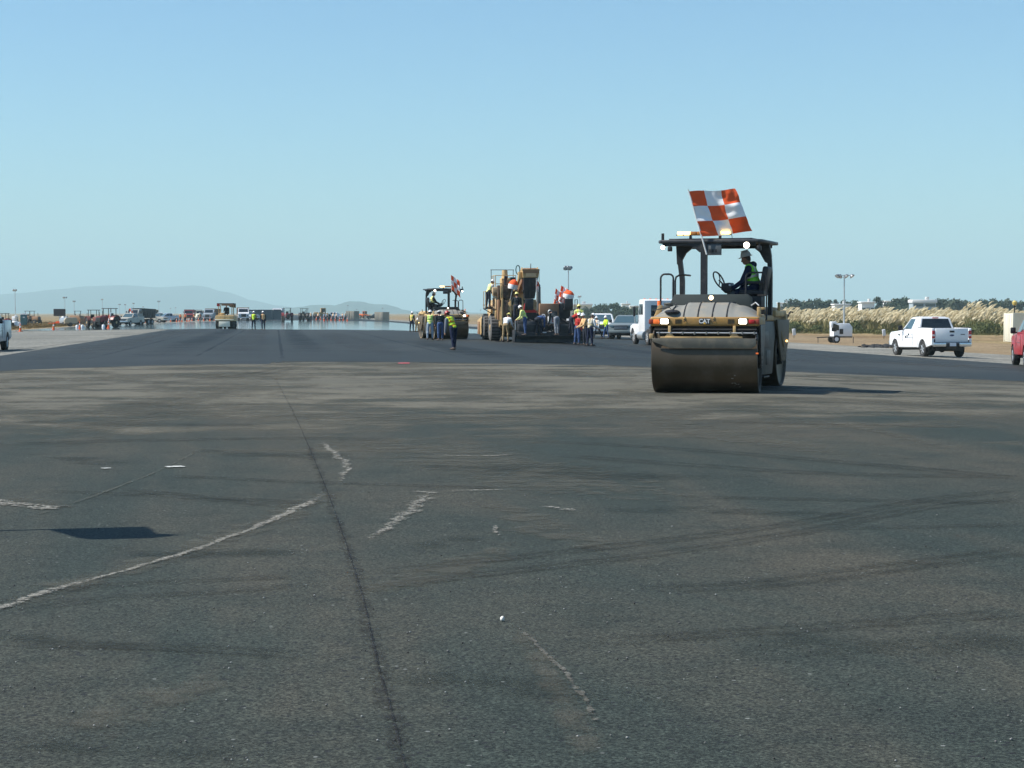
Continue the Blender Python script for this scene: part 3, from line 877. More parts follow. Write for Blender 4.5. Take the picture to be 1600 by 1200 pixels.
def roller(name, label, loc, deg, artic, flip, body, drumface, lit=True):
    root = thing(name, label, "road roller", loc, deg, None)
    S = M4.Scale(-1, 4, (1, 0, 0)) if flip else M4.Identity(4)
    FR = M4.Rotation(R(artic), 4, 'Z')
    def fin(b, nm, front=False, par=root):
        b.xf(S)
        if front: b.xf(FR)
        return b.build(nm, par)
    dm = drum_mat()
    def drum(y, front):
        b = B()
        Rr, hw = .66, 1.05
        b.lathe((-hw, y, Rr), (1, 0, 0), [(.10, .12), (.10, .40), (.05, .60), (0, .62), (0, Rr - .012), (.012, Rr), (2 * hw - .012, Rr), (2 * hw, Rr - .012), (2 * hw, .62), (2 * hw - .05, .60), (2 * hw - .10, .40), (2 * hw - .10, .12)], dm, 72)
        for f in b.bm.faces:
            c = f.calc_center_median()
            if abs(c.x) > hw - .06 and abs(f.normal.x) > .2 or abs(c.x) > hw - .003: f.material_index = b.mi(drumface)
        d = fin(b, "drum", front)
        for s in (-1, 1):
            h = B()
            h.cyl((s * (hw - .12), y, Rr), (s * (hw + .03), y, Rr), .20, .17, dark_steel, 24)
            for k in range(8):
                a = 2 * pi * k / 8
                h.cyl((s * (hw + .02), y + .13 * cos(a), Rr + .13 * sin(a)), (s * (hw + .05), y + .13 * cos(a), Rr + .13 * sin(a)), .018, .018, dark_steel, 6)
            fin(h, "hub", front, d)
    drum(-1.85, True); drum(1.85, False)
    if not flip:
        random.seed(4)
        sc = B()
        for k in range(8):
            x = .62 + random.gauss(0, .04); z = .16 + random.gauss(0, .035)
            if k > 5: x, z = .55 + .05 * (k % 2), .30 + .06 * (k - 6)
            y = -1.85 - sqrt(.6615 ** 2 - (.66 - z) ** 2)
            sc.box((x, y, z), (random.uniform(.015, .045), .004, random.uniform(.006, .018)), mat("scuff_pale", (.30, .28, .25), .8), (math.asin((.66 - z) / .66), random.uniform(-.5, .5), 0))
        o_ = fin(sc, "scuff_marks", True); o_["kind"] = "stuff"
    # ---- front half: yellow beam, hood, lamps, scraper
    b = B()
    b.box((0, -1.62, 1.424), (2.16, 1.62, .185), body, bev=.035, seg=3)
    b.box((0, -1.45, 1.22), (1.90, 1.0, .24), black_paint)
    for s in (-1, 1):
        b.prism([(-2.30, 1.36), (-1.0, 1.36), (-1.1, 1.05), (-1.62, .52), (-2.05, .52), (-2.16, .80)], 'x', s * 1.075 - .02, s * 1.075 + .02, dark_steel, .01)
        b.box((s * 1.02, -1.3, 1.53), (.10, .9, .07), body, bev=.02)
    fin(b, "front_frame", True)
    def hz(x, y):
        t = max(0, min(1, (y + 2.41) / .62)); sy = sin(t * pi / 2) ** .8
        sh = 1 - max(0, (abs(x) - .62) / .42) ** 1.7
        cr = .055 * max(0, min(1, (.52 - abs(x - .05)) / .10))
        return 1.512 + (.235 * sh + cr) * sy
    bm = B(); nx, ny = 40, 16
    g = [[bm.bm.verts.new((-1.04 + 2.08 * i / nx, -2.41 + 1.55 * j / ny, hz(-1.04 + 2.08 * i / nx, -2.41 + 1.55 * j / ny))) for i in range(nx + 1)] for j in range(ny + 1)]
    fs = [bm.bm.faces.new((g[j][i], g[j][i + 1], g[j + 1][i + 1], g[j + 1][i])) for j in range(ny) for i in range(nx)]
    bm._paint(fs, hood_grey)
    bk = [v for v in g[ny]]
    low = [bm.bm.verts.new((v.co.x, v.co.y, 1.45)) for v in bk]
    bm._paint([bm.bm.faces.new((bk[i + 1], bk[i], low[i], low[i + 1])) for i in range(nx)], hood_grey)
    hood = fin(bm, "hood", True)
    for x in (-.42, -.14, .145, .43):
        pts = []; gr = B()
        for j in range(12):
            y = -2.405 + 1.4 * j / 11
            xx = x + .05 * j / 11
            pts.append((xx, y, hz(xx, y) - .002))
        gr.tube(pts, .016, black_paint, 6)
        fin(gr, "hood_groove", True, hood)
    for x in (-.40, .18):
        lt = B()
        lt.box((x, -2.425, 1.49), (.045, .03, .05), tan_yellow, bev=.008); lt.tube([(x, -2.445, 1.47), (x + .03, -2.45, 1.44), (x - .01, -2.445, 1.42)], .008, dark_steel, 6)
        fin(lt, "hood_latch", True, hood)
    for x in (-.795, .755):
        b = B(); b.box((x, -2.427, 1.425), (.20, .05, .125), black_paint, bev=.012)
        hl = fin(b, "headlight", True)
        b = B(); b.box((x, -2.445, 1.425), (.155, .04, .10), lamp_white if lit else glass_blue, bev=.018, seg=3); fin(b, "lens", True, hl)
    for x, mm in ((-.955, orange_lens), (.93, red_lens)):
        b = B(); b.box((x, -2.436, 1.42), (.12, .045, .085), mm, bev=.015); fin(b, "turn_signal", True)
        b = B(); b.box((x * 1.115, -2.42, 1.42), (.085, .05, .10), mat("dull_red_lens", (.30, .05, .025), .35), bev=.015); fin(b, "side_marker", True)
    for x0 in (-.52, .52):
        b = B()
        for k in range(5): b.box((x0 + (k - 2) * .026, -2.431, 1.425), (.012, .012, .09), black_paint)
        fin(b, "vent_slots", True)
    b = B(); b.box((0, -2.434, 1.427), (.215, .014, .115), black_paint, bev=.004); plate = fin(b, "name_plate", True)
    mt = (FR @ M4.Translation((0, -2.445, 1.427)) @ FACE_FRONT)
    text_mesh("lettering", "CAT", .112, mt, text_white, plate, .035)
    tr = B(); tr.prism([(-.030, -.052), (.030, -.052), (0, -.012)], 'y', -2.4505, -2.4485, mat("logo_yellow", (.75, .42, .03), .5)); tr.xf(M4.Translation((0, 0, 1.427))); tr.xf(FR); tr.build("logo_triangle", plate)
    # recess with spray bars, brackets and scraper
    b = B(); b.box((0, -2.16, 1.20), (2.02, .10, .26), black_paint); b.box((0, -2.28, 1.335), (2.06, .24, .02), black_paint)
    fin(b, "recess", True)
    b = B(); b.cyl((-1.0, -2.43, 1.265), (1.02, -2.43, 1.265), .016, .016, dark_steel, 8)
    b.cyl((-.95, -2.46, 1.20), (1.03, -2.46, 1.195), .014, .014, alu, 8)
    for k in range(9): b.cyl((-.9 + k * .235, -2.46, 1.222), (-.9 + k * .235, -2.46, 1.165), .022, .015, chrome, 8)
    fin(b, "spray_bar", True)
    b = B()
    for x in (-.69, .59):
        b.box((x, -2.44, 1.24), (.055, .03, .20), tan_yellow, bev=.006); b.prism([(x - .10, 1.115), (x + .10, 1.115), (x + .04, 1.19), (x - .04, 1.19)], 'y', -2.46, -2.435, tan_yellow)
    b.box((-.06, -2.465, 1.108), (1.62, .035, .032), tan_yellow, bev=.006)
    fin(b, "scraper_bracket", True)
    b = B()
    b.prism([(-1.04, 1.09), (1.02, 1.09), (1.02, .95), (.93, .895), (-.66, .895), (-1.0, 1.02)], 'y', -2.535, -2.515, mat("scraper_plate", (.15, .14, .115), .5, .2, dirt=((.26, .22, .16), .4, 4)), .006)
    b.box((-1.05, -2.45, 1.13), (.08, .10, .10), tan_yellow, bev=.01)
    for s in (-1, 1): b.cyl((s * 1.02, -2.50, 1.07), (s * 1.02, -2.18, 1.28), .022, .022, dark_steel, 8)
    fin(b, "scraper", True)
    b = B(); b.box((1.04, -2.50, .80), (.05, .02, .03), orange_lens); b.box((1.04, -2.3, .80), (.02, .4, .02), dark_steel); fin(b, "marker_reflector", True)
    # mirror, filler cap, front work light, hand holds
    b = B(); b.lathe((-.66, -2.30, 1.615), (.0, -.1, 1), [(-.03, .02), (-.03, .09), (-.015, .145), (.01, .15), (.03, .11), (.035, .02)], black_paint, 24)
    b.tube([(-1.03, -2.25, 1.64), (-.88, -2.25, 1.68), (-.72, -2.2, 1.70), (-.66, -2.30, 1.64)], .010, black_paint, 6)
    b.tube([(-.66, -2.2, 1.66), (-.60, -1.95, 1.76), (-.66, -1.9, 1.79)], .012, black_paint, 6)
    fin(b, "mirror", True)
    b = B(); b.lathe((-.80, -1.75, 1.64), (0, 0, 1), [(0, .125), (.085, .125), (.095, .10), (.10, .085), (.135, .10), (.155, .095), (.16, .03)], mat("precleaner_plastic", (.05, .055, .055), .6, dirt=(DUST, .4, 6)), 24)
    fin(b, "air_precleaner", True)
    b = B(); b.cyl((.02, -1.30, 1.80), (.02, -1.30, 1.86), .018, .018, black_paint, 8); b.cyl((.02, -1.345, 1.90), (.02, -1.24, 1.90), .058, .04, black_paint, 18)
    wl = fin(b, "front_work_light", True)
    b = B(); b.cyl((.02, -1.352, 1.90), (.02, -1.344, 1.90), .046, .046, lamp_warm, 18); fin(b, "lens", True, wl)
    b = B()
    b.prism([(-1.12, 1.50), (-.98, 1.50), (-.94, 1.74), (-1.02, 1.76)], 'y', -1.6, -1.5, tan_yellow, .01); b.cyl((-1.02, -1.55, 1.74), (-1.02, -1.55, 1.84), .03, .03, orange_lens, 10)
    fin(b, "fender_bracket", True); b = B()
    b.box((1.03, -1.9, 1.60), (.07, .2, .22), tan_yellow, bev=.015); b.tube([(.86, -1.7, 1.74), (.95, -1.75, 1.80), (1.02, -1.8, 1.74)], .014, alu, 6)
    fin(b, "fender_bracket", True); b = B()
    b.box((1.04, -1.2, 1.68), (.12, .3, .05), tan_yellow, bev=.01)
    fin(b, "fender_bracket", True)
    # ---- middle and rear
    b = B()
    b.cyl((0, 0, .55), (0, 0, 1.35), .20, .20, dark_steel, 20)
    b.box((0, -.55, .95), (.55, .9, .35), dark_steel, bev=.03); b.box((0, .6, .95), (.55, 1.0, .4), dark_steel, bev=.03)
    fin(b, "hitch", False)
    b = B()
    grey_panel = mat("frame_grey", (.055, .052, .046), .55, dirt=((.11, .09, .065), .5, 3))
    for s in (-1, 1):
        b.prism([(-.95, 1.42), (1.05, 1.42), (1.35, 1.25), (1.02, .95), (.98, .55), (.88, .30), (-.72, .30), (-.88, .55), (-.95, .95)], 'x', s * .80, s * 1.03, grey_panel, .03)
        b.box((s * 1.035, -.05, 1.05), (.012, .9, .34), dark_steel, bev=.004); b.box((s * 1.035, .35, .66), (.012, .5, .30), black_paint, bev=.004)
        b.box((s * 1.04, -.5, .62), (.012, .3, .34), tan_yellow if s < 0 else mat("worn_frame_paint", (.13, .10, .065), .6), bev=.004)
        b.box((s * .95, -.05, .27), (.26, .6, .03), dark_steel)
    b.box((0, .05, 1.48), (2.06, 1.95, .12), body, bev=.02)
    fin(b, "centre_frame", False)
    b = B(); b.box((0, .05, 1.555), (2.0, 1.9, .03), black_paint); fin(b, "platform", False)
    b = B()
    b.prism([(-.86, 1.56), (.90, 1.56), (.90, 1.90), (.82, 1.975), (-.70, 1.975), (-.86, 1.70)], 'y', -.85, -.72, mat("dark_green_panel", (.022, .03, .028), .55), .012)
    fin(b, "dash_panel", False)
    b = B()
    b.prism([(.95, 1.05), (.95, 1.62), (1.15, 1.72), (2.35, 1.70), (2.62, 1.50), (2.66, 1.10), (2.4, 1.0)], 'x', -1.0, 1.0, body, .05, 3)
    for s in (-1, 1):
        b.prism([(1.1, 1.45), (2.6, 1.45), (2.55, 1.05), (2.1, .55), (1.65, .55), (1.35, .95)], 'x', s * 1.075 - .02, s * 1.075 + .02, mat("worn_frame_paint", (.13, .10, .065), .6, dirt=((.3, .22, .12), .5, 4)), .01)
        b.box((s * 1.02, 1.7, 1.58), (.1, 1.3, .14), tan_yellow, bev=.02)
        b.box((s * 1.06, 2.3, 1.42), (.06, .25, .3), tan_yellow, bev=.01)
        b.cyl((s * 1.06, 1.45, 1.64), (s * 1.06, 1.45, 1.82), .035, .03, tan_yellow, 10)
        b.tube([(s * 1.08, 2.4, 1.5), (s * 1.14, 2.45, 1.62), (s * 1.2, 2.46, 1.60)], .02, black_paint, 6)
        b.tube([(s * 1.09, 1.55, 1.2), (s * 1.11, 1.7, .95), (s * 1.10, 1.85, .85)], .02, mat("hose_tan", (.35, .26, .15), .6), 6)
    b.box((1.1, 2.2, .98), (.04, .10, .04), amber_lit)
    fin(b, "rear_body", False)
    # ---- rollover frame: posts, roof, lamps
    posts = [[(-.80, .30, 1.55), (-.80, .30, 2.3), (-.86, .30, 2.75), (-.88, .30, 3.03)], [(1.08, .30, 1.55), (1.08, .30, 2.4), (1.06, .30, 2.8), (1.02, .30, 3.03)], [(-.10, -.78, 1.60), (-.10, -.78, 2.4), (-.10, -.78, 3.03)]]
    for p, wd in zip(posts, (.095, .085, .125)):
        b = B()
        for a, c in zip(p, p[1:]):
            h = wd / 2
            b.hexa([(a[0] - h, a[1] - .06, a[2]), (a[0] + h, a[1] - .06, a[2]), (a[0] + h, a[1] + .06, a[2]), (a[0] - h, a[1] + .06, a[2]),
                    (c[0] - h, c[1] - .06, c[2]), (c[0] + h, c[1] - .06, c[2]), (c[0] + h, c[1] + .06, c[2]), (c[0] - h, c[1] + .06, c[2])], black_paint)
        x, y = p[-1][0], p[-1][1]
        if y > 0:
            d = 1 if x < 0 else -1
            b.prism([(x - d * .05, 3.03), (x + d * .46, 3.03), (x + d * .30, 2.97), (x + d * .16, 2.86), (x + d * .05, 2.66), (x - d * .03, 2.62)], 'y', y - .05, y + .05, black_paint)
        else:
            b.prism([(x - .42, 3.03), (x + .42, 3.03), (x + .16, 2.90), (x + .09, 2.84), (x - .09, 2.84), (x - .20, 2.93)], 'y', y - .04, y + .05, black_paint)
        fin(b, "roof_post", False)
    b = B()
    b.prism([(-1.07, -.75), (-1.01, -.85), (1.02, -.85), (1.11, -.72), (1.11, 1.05), (1.02, 1.15), (-1.01, 1.15), (-1.07, 1.05)], 'z', 3.03, 3.10, mat("roof_black", (.03, .033, .04), .45, dirt=((.10, .09, .08), .35, 3)), .022, 3)
    b.box((0, .15, 3.115), (1.75, 1.6, .035), mat("roof_black", (0, 0, 0)), bev=.012)
    for y in (-.78, 1.08): b.box((0, y, 3.005), (1.95, .05, .07), black_paint, bev=.01)
    roof = fin(b, "roof", False)
    b = B(); b.cyl((-.98, -.75, 3.09), (-.98, -.75, 3.24), .032, .030, black_paint, 12); fin(b, "antenna", False, roof)
    def spot(x, y, z, on, r=.055):
        b = B(); b.cyl((x, y + .03, 3.03), (x, y + .03, z + .02), .012, .012, black_paint, 6)
        b.cyl((x, y - .03, z), (x, y + .07, z), r + .012, r * .6, black_paint, 16)
        o = fin(b, "work_light", False)
        b = B(); b.cyl((x, y - .036, z), (x, y - .029, z), r, r, lamp_white if on else glass_blue, 16); fin(b, "lens", False, o)
    spot(-.95, -.84, 2.945, True, .042); spot(.80, -.84, 2.975, True, .062)
    for x in (-.81, 1.05):
        b = B(); b.box((x, -.82, 2.915), (.085, .08, .10), black_paint, bev=.01); b.cyl((x, -.82, 3.03), (x, -.82, 2.96), .012, .012, black_paint, 6); fin(b, "beacon_mount", False)
    b = B()
    b.box((-.14, -.62, 3.205), (1.14, .14, .02), black_paint)
    for k in range(8):
        x = -.14 + (k - 3.5) * .138
        b.box((x, -.62, 3.235), (.130, .15, .075), amber_lit if (lit and k in (0, 1, 6, 7)) else amber_off, bev=.012)
    for x in (-.42, .20): b.box((x, -.62, 3.15), (.04, .10, .08), black_paint)
    b.tube([(.44, -.6, 3.2), (.47, -.7, 3.12), (.43, -.85, 3.0)], .006, black_paint, 5)
    fin(b, "light_bar", False)
    b = B(); b.box((.115, -.80, 2.89), (.30, .05, .22), mat("grey_box", (.085, .095, .10), .5), bev=.006)
    for k in range(3): b.box((.03 + k * .06, -.828, 2.865), (.045, .006, .065), black_paint)
    fin(b, "radio_box", False)
    # rails
    def loop(pts, r=.020):
        b = B(); b.tube(pts, r, black_paint, 8); return b
    def arch(x0, x1, y, z0, z1, rad=.09, z2=None):
        p = [(x0, y, z0), (x0, y, z1 - rad)]
        for k in range(1, 6):
            a = pi - k * pi / 10; p.append((x0 + rad + rad * cos(a), y, z1 - rad + rad * sin(a)))
        for k in range(0, 6):
            a = pi / 2 - k * pi / 10; p.append((x1 - rad + rad * cos(a), y, z1 - rad + rad * sin(a)))
        p.append((x1, y, z2 if z2 is not None else z0)); return p
    b = loop(arch(-1.07, -.80, -.55, 1.55, 2.40)); fin(b, "hand_rail", False)
    b = loop([(-.76, -.55, 1.55), (-.76, -.55, 2.26), (-.74, -.55, 2.34), (-.68, -.5, 2.38), (-.60, -.3, 2.385), (-.62, .25, 2.385)]); fin(b, "hand_rail", False)
    b = loop(arch(.74, 1.17, -.62, 1.45, 2.42, .10), .018); b.tube([(.98, -.62, 1.95), (1.17, -.62, 1.95)], .016, black_paint, 6)
    b.tube([(.74, -.62, 1.45), (.85, -.62, 1.42), (1.17, -.62, 1.45)], .018, black_paint, 6); fin(b, "hand_rail", False)
    # seat turned sideways, console, wheel
    b = B()
    b.box((.80, -.05, 2.01), (.52, .52, .12), black_paint, bev=.04, seg=3); b.box((.82, -.05, 1.78), (.36, .40, .42), black_paint, bev=.02)
    fin(b, "seat", False)
    b = B(); b.box((1.04, -.05, 2.28), (.12, .50, .56), black_paint, (0, R(10), 0), bev=.045, seg=3)
    b.box((.88, -.36, 2.22), (.36, .07, .06), black_paint, bev=.02); fin(b, "backrest", False)
    b = B(); b.prism([(.18, 2.20), (.34, 2.22), (.40, 2.12), (.36, 2.02), (.26, 2.00), (.17, 2.08)], 'y', -.38, .10, black_paint, .02); b.box((.36, -.15, 1.80), (.16, .3, .5), mat("console_grey", (.05, .06, .07), .6), bev=.02)
    b.ball((.36, -.40, 2.17), .022, white_cloth, 8, 6)
    fin(b, "console", False)
    b = B()
    c = V((.08, -.15, 2.28)); ax = V((.86, -.25, .45)).normalized(); u = ax.orthogonal().normalized(); vv = ax.cross(u)
    b.tube([c + (u * cos(2 * pi * k / 24) + vv * sin(2 * pi * k / 24)) * .19 for k in range(24)], .016, black_paint, 6, True)
    b.tube([c + u * .19, c + ax * .03, c - u * .19], .012, black_paint, 6); b.tube([c, c + V((.12, 0, -.12)), (.24, -.15, 2.14)], .018, black_paint, 6)
    fin(b, "steering_wheel", False)
    return root
HITCH = (CF * 40.31 + CR * 4.29); HITCH.z = zg(HITCH.x) + .008
big_roller = roller("road_roller", "nearest double drum roller, dusty yellow body with lit headlights and black canopy", HITCH, -17.9, 6.3, False, cat_yellow, drum_side)
def on_roller(rt, deg, x, y, z):
    p = rt.location + M4.Rotation(-YAW + R(deg), 3, 'Z') @ V((x, y, z)); return p
p = on_roller(big_roller, -17.9, .85, -.05, 0)
person("seated roller driver in profile wearing green vest, dark hooded jacket and pale hard hat", (p.x, p.y, 0), -17.9 - 90,
       dict(lean=17, hipL=82, kneeL=80, hipR=78, kneeR=80, shL=38, elL=26, abL=5, shR=42, elR=30, abR=6, nod=8, spread=8, h=.53), hv_green, (stripe_si,), navy, navy, hat_grey, skin_dark, .011, hood=True, z=1.57, eyes=True)
p = on_roller(big_roller, -17.9, -.08, -.90, 0)
flag("large orange and white checkered flag flying above the nearest roller", (p.x, p.y, 0), 0,
     pole=((.06, 0, 2.80), (-.325, 0, 4.13)), hang=((-.06, -.01, 3.17), (-.305, -.01, 4.09)), fly=(1, .25, .10), w=1.0, sag=.10, amp=.10, pole_r=.015, shear=.10)

# second roller, farther along the lane
R2 = GD(694, 120)
R2.z += .012
tan_drum = mat("tan_drum_side", (.50, .36, .20), .6, dirt=((.25, .18, .1), .4, 3))  # plain tan for the farther roller's drum sides
second = roller("road_roller", "farther double drum roller with tan drum sides and dark front drum among workers", R2, 16.0, -3, True, tan_yellow, tan_drum)
p = on_roller(second, 16, -.80, -.05, 0)
person("roller driver in cream vest and white hat sitting under the farther roller's canopy", (p.x, p.y, 0), 16 + 90,
       dict(lean=8, hipL=82, kneeL=80, hipR=78, kneeR=80, shL=40, elL=32, shR=44, elR=30, h=.53, nod=20), hv_pale, (), dark_cloth, dark_cloth, hat_white, skin_dark, .018, z=R2.z + 1.57)
p = on_roller(second, 16, .35, -.95, 0)
flag("red and white checkered flag drooping above the farther roller", (p.x, p.y, R2.z), 0, pole=((-.1, 0, 2.8), (-.15, 0, 4.0)), hang=((-.11, -.01, 3.05), (-.15, -.01, 3.95)), fly=(.75, .2, -.35), w=.62, sag=.5, amp=.10)
# ------------------------------------------------------------------ road vehicles
def wheel_parts(root, x, y, r, wd, s, tyre_m=rubber, rim_m=alu, spokes=6, fin=None):
    t = B()
    t.lathe((x - wd / 2, y, r), (1, 0, 0), [(.02, r * .58), (0, r * .62), (0, r * .88), (.03, r * .97), (wd * .3, r), (wd * .7, r), (wd - .03, r * .97), (wd, r * .88), (wd, r * .62), (wd - .02, r * .58)], tyre_m, 28)
    t.lathe((x - wd / 2 + .05, y, r), (1, 0, 0), [(0, r * .3), (0, r * .60), (wd - .1, r * .60), (wd - .1, r * .3)], dark_steel, 24)
    w_ = t.build("wheel", root)
    k = B()
    fx = x + s * (wd / 2 - .035)
    k.cyl((fx - s * .02, y, r), (fx + s * .025, y, r), r * .20, r * .15, rim_m, 16)
    for i in range(spokes):
        a = 2 * pi * i / spokes + .2
        c0, c1 = V((fx, y + cos(a) * r * .15, r + sin(a) * r * .15)), V((fx + s * .005, y + cos(a) * r * .58, r + sin(a) * r * .58))
        k.tube([c0, c1], [r * .10, r * .085], rim_m, 6)
    k.tube([(fx, y + cos(2 * pi * i / 28) * r * .58, r + sin(2 * pi * i / 28) * r * .58) for i in range(28)], r * .05, rim_m, 6, True)
    k.build("rim", w_)
    return w_

def arc(cy, cz, r, a0, a1, n=9):
    return [(cy + r * cos(R(a0 + (a1 - a0) * i / n)), cz + r * sin(R(a0 + (a1 - a0) * i / n))) for i in range(n + 1)]

def pickup(label, loc, deg, paint, cat="pickup truck", name="pickup_truck", suv=False, flat=None, group=None, tail=True, deco=None):
    """front is -Y; 5.9 m long"""
    root = thing(name, label, cat, loc, deg, group)
    wr = .40
    fy, ry = -1.95, 1.72
    hood = [(-2.93, .52), (-2.96, .80), (-2.90, 1.06), (-2.70, 1.17), (-1.10, 1.27), (1.02, 1.27)]
    def nar(c):
        k = 1 - max(0, c.z - .80) * .075 - max(0, .55 - c.z) * .10
        if c.y < -2.3: k *= 1 - (-2.3 - c.y) ** 2 * .16
        return V((c.x * k, c.y, c.z))
    if suv:
        hood[-1] = (2.45, 1.22)
        body = hood + [(2.50, .95), (2.46, .55), (ry + .50, .50)] + arc(ry, wr, .50, 10, 170) + [(ry - .50, .42), (fy + .50, .42)] + arc(fy, wr, .50, 10, 170)
    else:
        body = hood + [(1.02, .46), (fy + .50, .42)] + arc(fy, wr, .50, 10, 170)
    b = B(); b.prism(body, 'x', -1.0, 1.0, paint, .045, 3, nar)
    if not suv:
        for s in (-1, 1):
            bed = [(1.03, .46), (1.03, 1.40), (1.06, 1.42), (2.88, 1.40), (2.93, 1.36), (2.93, .60), (ry + .50, .52)] + arc(ry, wr, .50, 10, 170) + [(ry - .50, .46)]
            b.prism(bed, 'x', s * 1.0, s * .88, paint, .02, 2, lambda c: V((c.x * (1 - max(0, c.z - 1.0) * .05), c.y, c.z)))
        b.box((0, 1.97, .82), (1.78, 1.85, .06), dark_steel); b.box((0, 1.06, 1.10), (1.78, .05, .58), paint)
        if flat is None:
            for s in (-1, 1): b.box((s * .92, 1.97, 1.425), (.12, 1.84, .025), black_paint, bev=.006)
    ww = [(fy, wr), (ry, wr)]
    b.box((0, -.1, .42), (1.5, 5.1, .14), black_paint)
    b.build("body", root)
    u = B()
    for cy, cz in ww: u.box((0, cy, .55), (1.66, .86, .50), black_paint)
    u.cyl((-.85, ry, wr), (.85, ry, wr), .07, .07, dark_steel, 10); u.ball((0, ry, wr), .17, dark_steel, 10, 8)
    u.cyl((.45, 1.0, .36), (.62, 2.75, .42), .05, .05, dark_steel, 10); u.box((0, 2.72, .47), (.5, .3, .1), dark_steel)
    u.build("chassis", root)
    # cab
    if suv: base = [(-1.30, .90), (2.38, .90)]; roof = [(-.45, .70), (2.05, .70)]; zb, zt = 1.215, 1.80
    else: base = [(-1.22, .935), (1.02, .935)]; roof = [(-.36, .74), (.80, .74)]; zb, zt = 1.255, 1.90
    (y0, x0), (y1, x1) = base; (t0, w0), (t1, w1) = roof
    pts = [V((-x0, y0, zb)), V((x0, y0, zb)), V((x1, y1, zb)), V((-x1, y1, zb)), V((-w0, t0, zt)), V((w0, t0, zt)), V((w1, t1, zt)), V((-w1, t1, zt))]
    c = B(); c.hexa(pts, paint)
    es = c.bm.edges[:]
    bmesh.ops.bevel(c.bm, geom=es, offset=.04, segments=3, affect='EDGES')
    c.hexa([V((-w0 + .05, t0 + .10, zt - .01)), V((w0 - .05, t0 + .10, zt - .01)), V((w1 - .05, t1 - .10, zt - .01)), V((-w1 + .05, t1 - .10, zt - .01)), V((-w0 + .15, t0 + .25, zt + .035)), V((w0 - .15, t0 + .25, zt + .035)), V((w1 - .15, t1 - .25, zt + .035)), V((-w1 + .15, t1 - .25, zt + .035))], paint)
    cab = c.build("cab", root)
    def win(q, u0, u1, v0, v1, nm, m=glass_dark):
        g = B(); g.panel(q, u0, u1, v0, v1, m, .006, .012); return g.build(nm, cab)
    front = (pts[0], pts[1], pts[5], pts[4]); back = (pts[2], pts[3], pts[7], pts[6])
    left = (pts[3], pts[0], pts[4], pts[7]); right = (pts[1], pts[2], pts[6], pts[5])
    win(front, .06, .94, .08, .92, "windshield", glass_blue)
    win(back, .07, .93, .14, .90, "rear_window")
    n = 3 if suv else 2
    for q, flp in ((left, True), (right, False)):
        if suv:
            for a, e in ((.06, .34), (.37, .64), (.67, .93)):
                if flp: a, e = 1 - e, 1 - a
                win(q, a, e, .12, .88, "side_window", glass_dark)
        else:
            a, e = (.10, .56)
            if flp: a, e = 1 - e, 1 - a
            win(q, a, e, .12, .88, "side_window", glass_blue)
            a, e = (.60, .92)
            if flp: a, e = 1 - e, 1 - a
            if deco != 'single': win(q, a, e, .14, .86, "side_window", glass_dark)
    if not suv:
        d = B(); d.box((0, t1 + .05, zt - .02), (.30, .04, .05), red_lens, bev=.01); d.build("brake_lamp", cab)
    for s in (-1, 1):
        wheel_parts(root, s * .86, fy, wr, .27, s); wheel_parts(root, s * .86, ry, wr, .27, s)
        m = B(); m.box((s * 1.10, -.92, 1.38), (.20, .12, .24), black_paint, bev=.03); m.box((s * 1.0, -.92, 1.30), (.12, .05, .05), black_paint); m.build("side_mirror", root)
        d = B(); sx = s * 1.0
        d.box((sx * .982, -.12, .92), (.010, 1.04, .012), black_paint); d.box((sx * .985, -.98, .86), (.010, .012, .72), black_paint); d.box((sx * .985, .44 if not suv else .2, .86), (.010, .012, .72), black_paint)
        d.box((sx * .978, .26, 1.06), (.02, .16, .035), chrome if not suv else paint, bev=.008); d.build("door_seam", root)
        h = B(); h.box((s * .72, -2.885, .98), (.42, .10, .22), glass_blue, (0, 0, s * R(8)), bev=.03); h.build("headlight", root)
        t = B(); yy = 2.475 if suv else 2.92
        t.box((s * .905, yy, 1.10), (.15, .06, .36), red_lens, bev=.02); t.box((s * .905, yy + .012, 1.06), (.13, .05, .09), mat("clear_lens", (.7, .6, .6), .3), bev=.01); t.build("tail_light", root)
    g = B(); g.box((0, -2.95, .92), (1.02, .06, .34), black_paint, bev=.02)
    for k in range(3): g.box((0, -2.985, .82 + k * .10), (.98, .03, .03), chrome, bev=.008)
    g.build("grille", root)
    f = B(); f.box((0, -2.98, .62), (1.86, .16, .22), chrome if not suv else paint, bev=.04); f.box((0, -2.99, .50), (1.7, .12, .12), black_paint, bev=.02); f.build("front_bumper", root)
    if not suv and tail:
        t = B(); t.box((0, 2.925, 1.02), (1.62, .06, .74), paint, bev=.015); tg = t.build("tailgate", root)
        d = B(); d.box((0, 2.962, 1.24), (.24, .02, .09), black_paint, bev=.01); d.build("handle", tg)
        d = B()
        d.lathe((0, 2.952, 1.06), (0, 1, 0), [(0, .045), (.012, .04)], mat("emblem_blue", (.03, .05, .14), .3), 20)
        for v in d.bm.verts: v.co.x *= 2.6
        d.build("emblem", tg)
        d = B()
        for k in range(4): d.box((-.62 + k * .055, 2.957, 1.10), (.04, .008, .045), dark_steel)
        d.build("badge", tg)
        r = B(); r.box((0, 2.99, .63), (1.88, .16, .20), chrome, bev=.03); r.box((0, 3.0, .735), (1.8, .14, .02), black_paint); r.box((0, 3.075, .61), (.66, .03, .19), black_paint, bev=.01)
        bp = r.build("rear_bumper", root)
        r = B(); r.box((0, 3.095, .63), (.31, .012, .16), mat("plate_white", (.62, .66, .72), .5)); r.build("licence_plate", bp)
    if suv:
        r = B(); r.box((0, 2.5, .62), (1.8, .14, .24), black_paint, bev=.04); r.build("rear_bumper", root)
    return root, cab

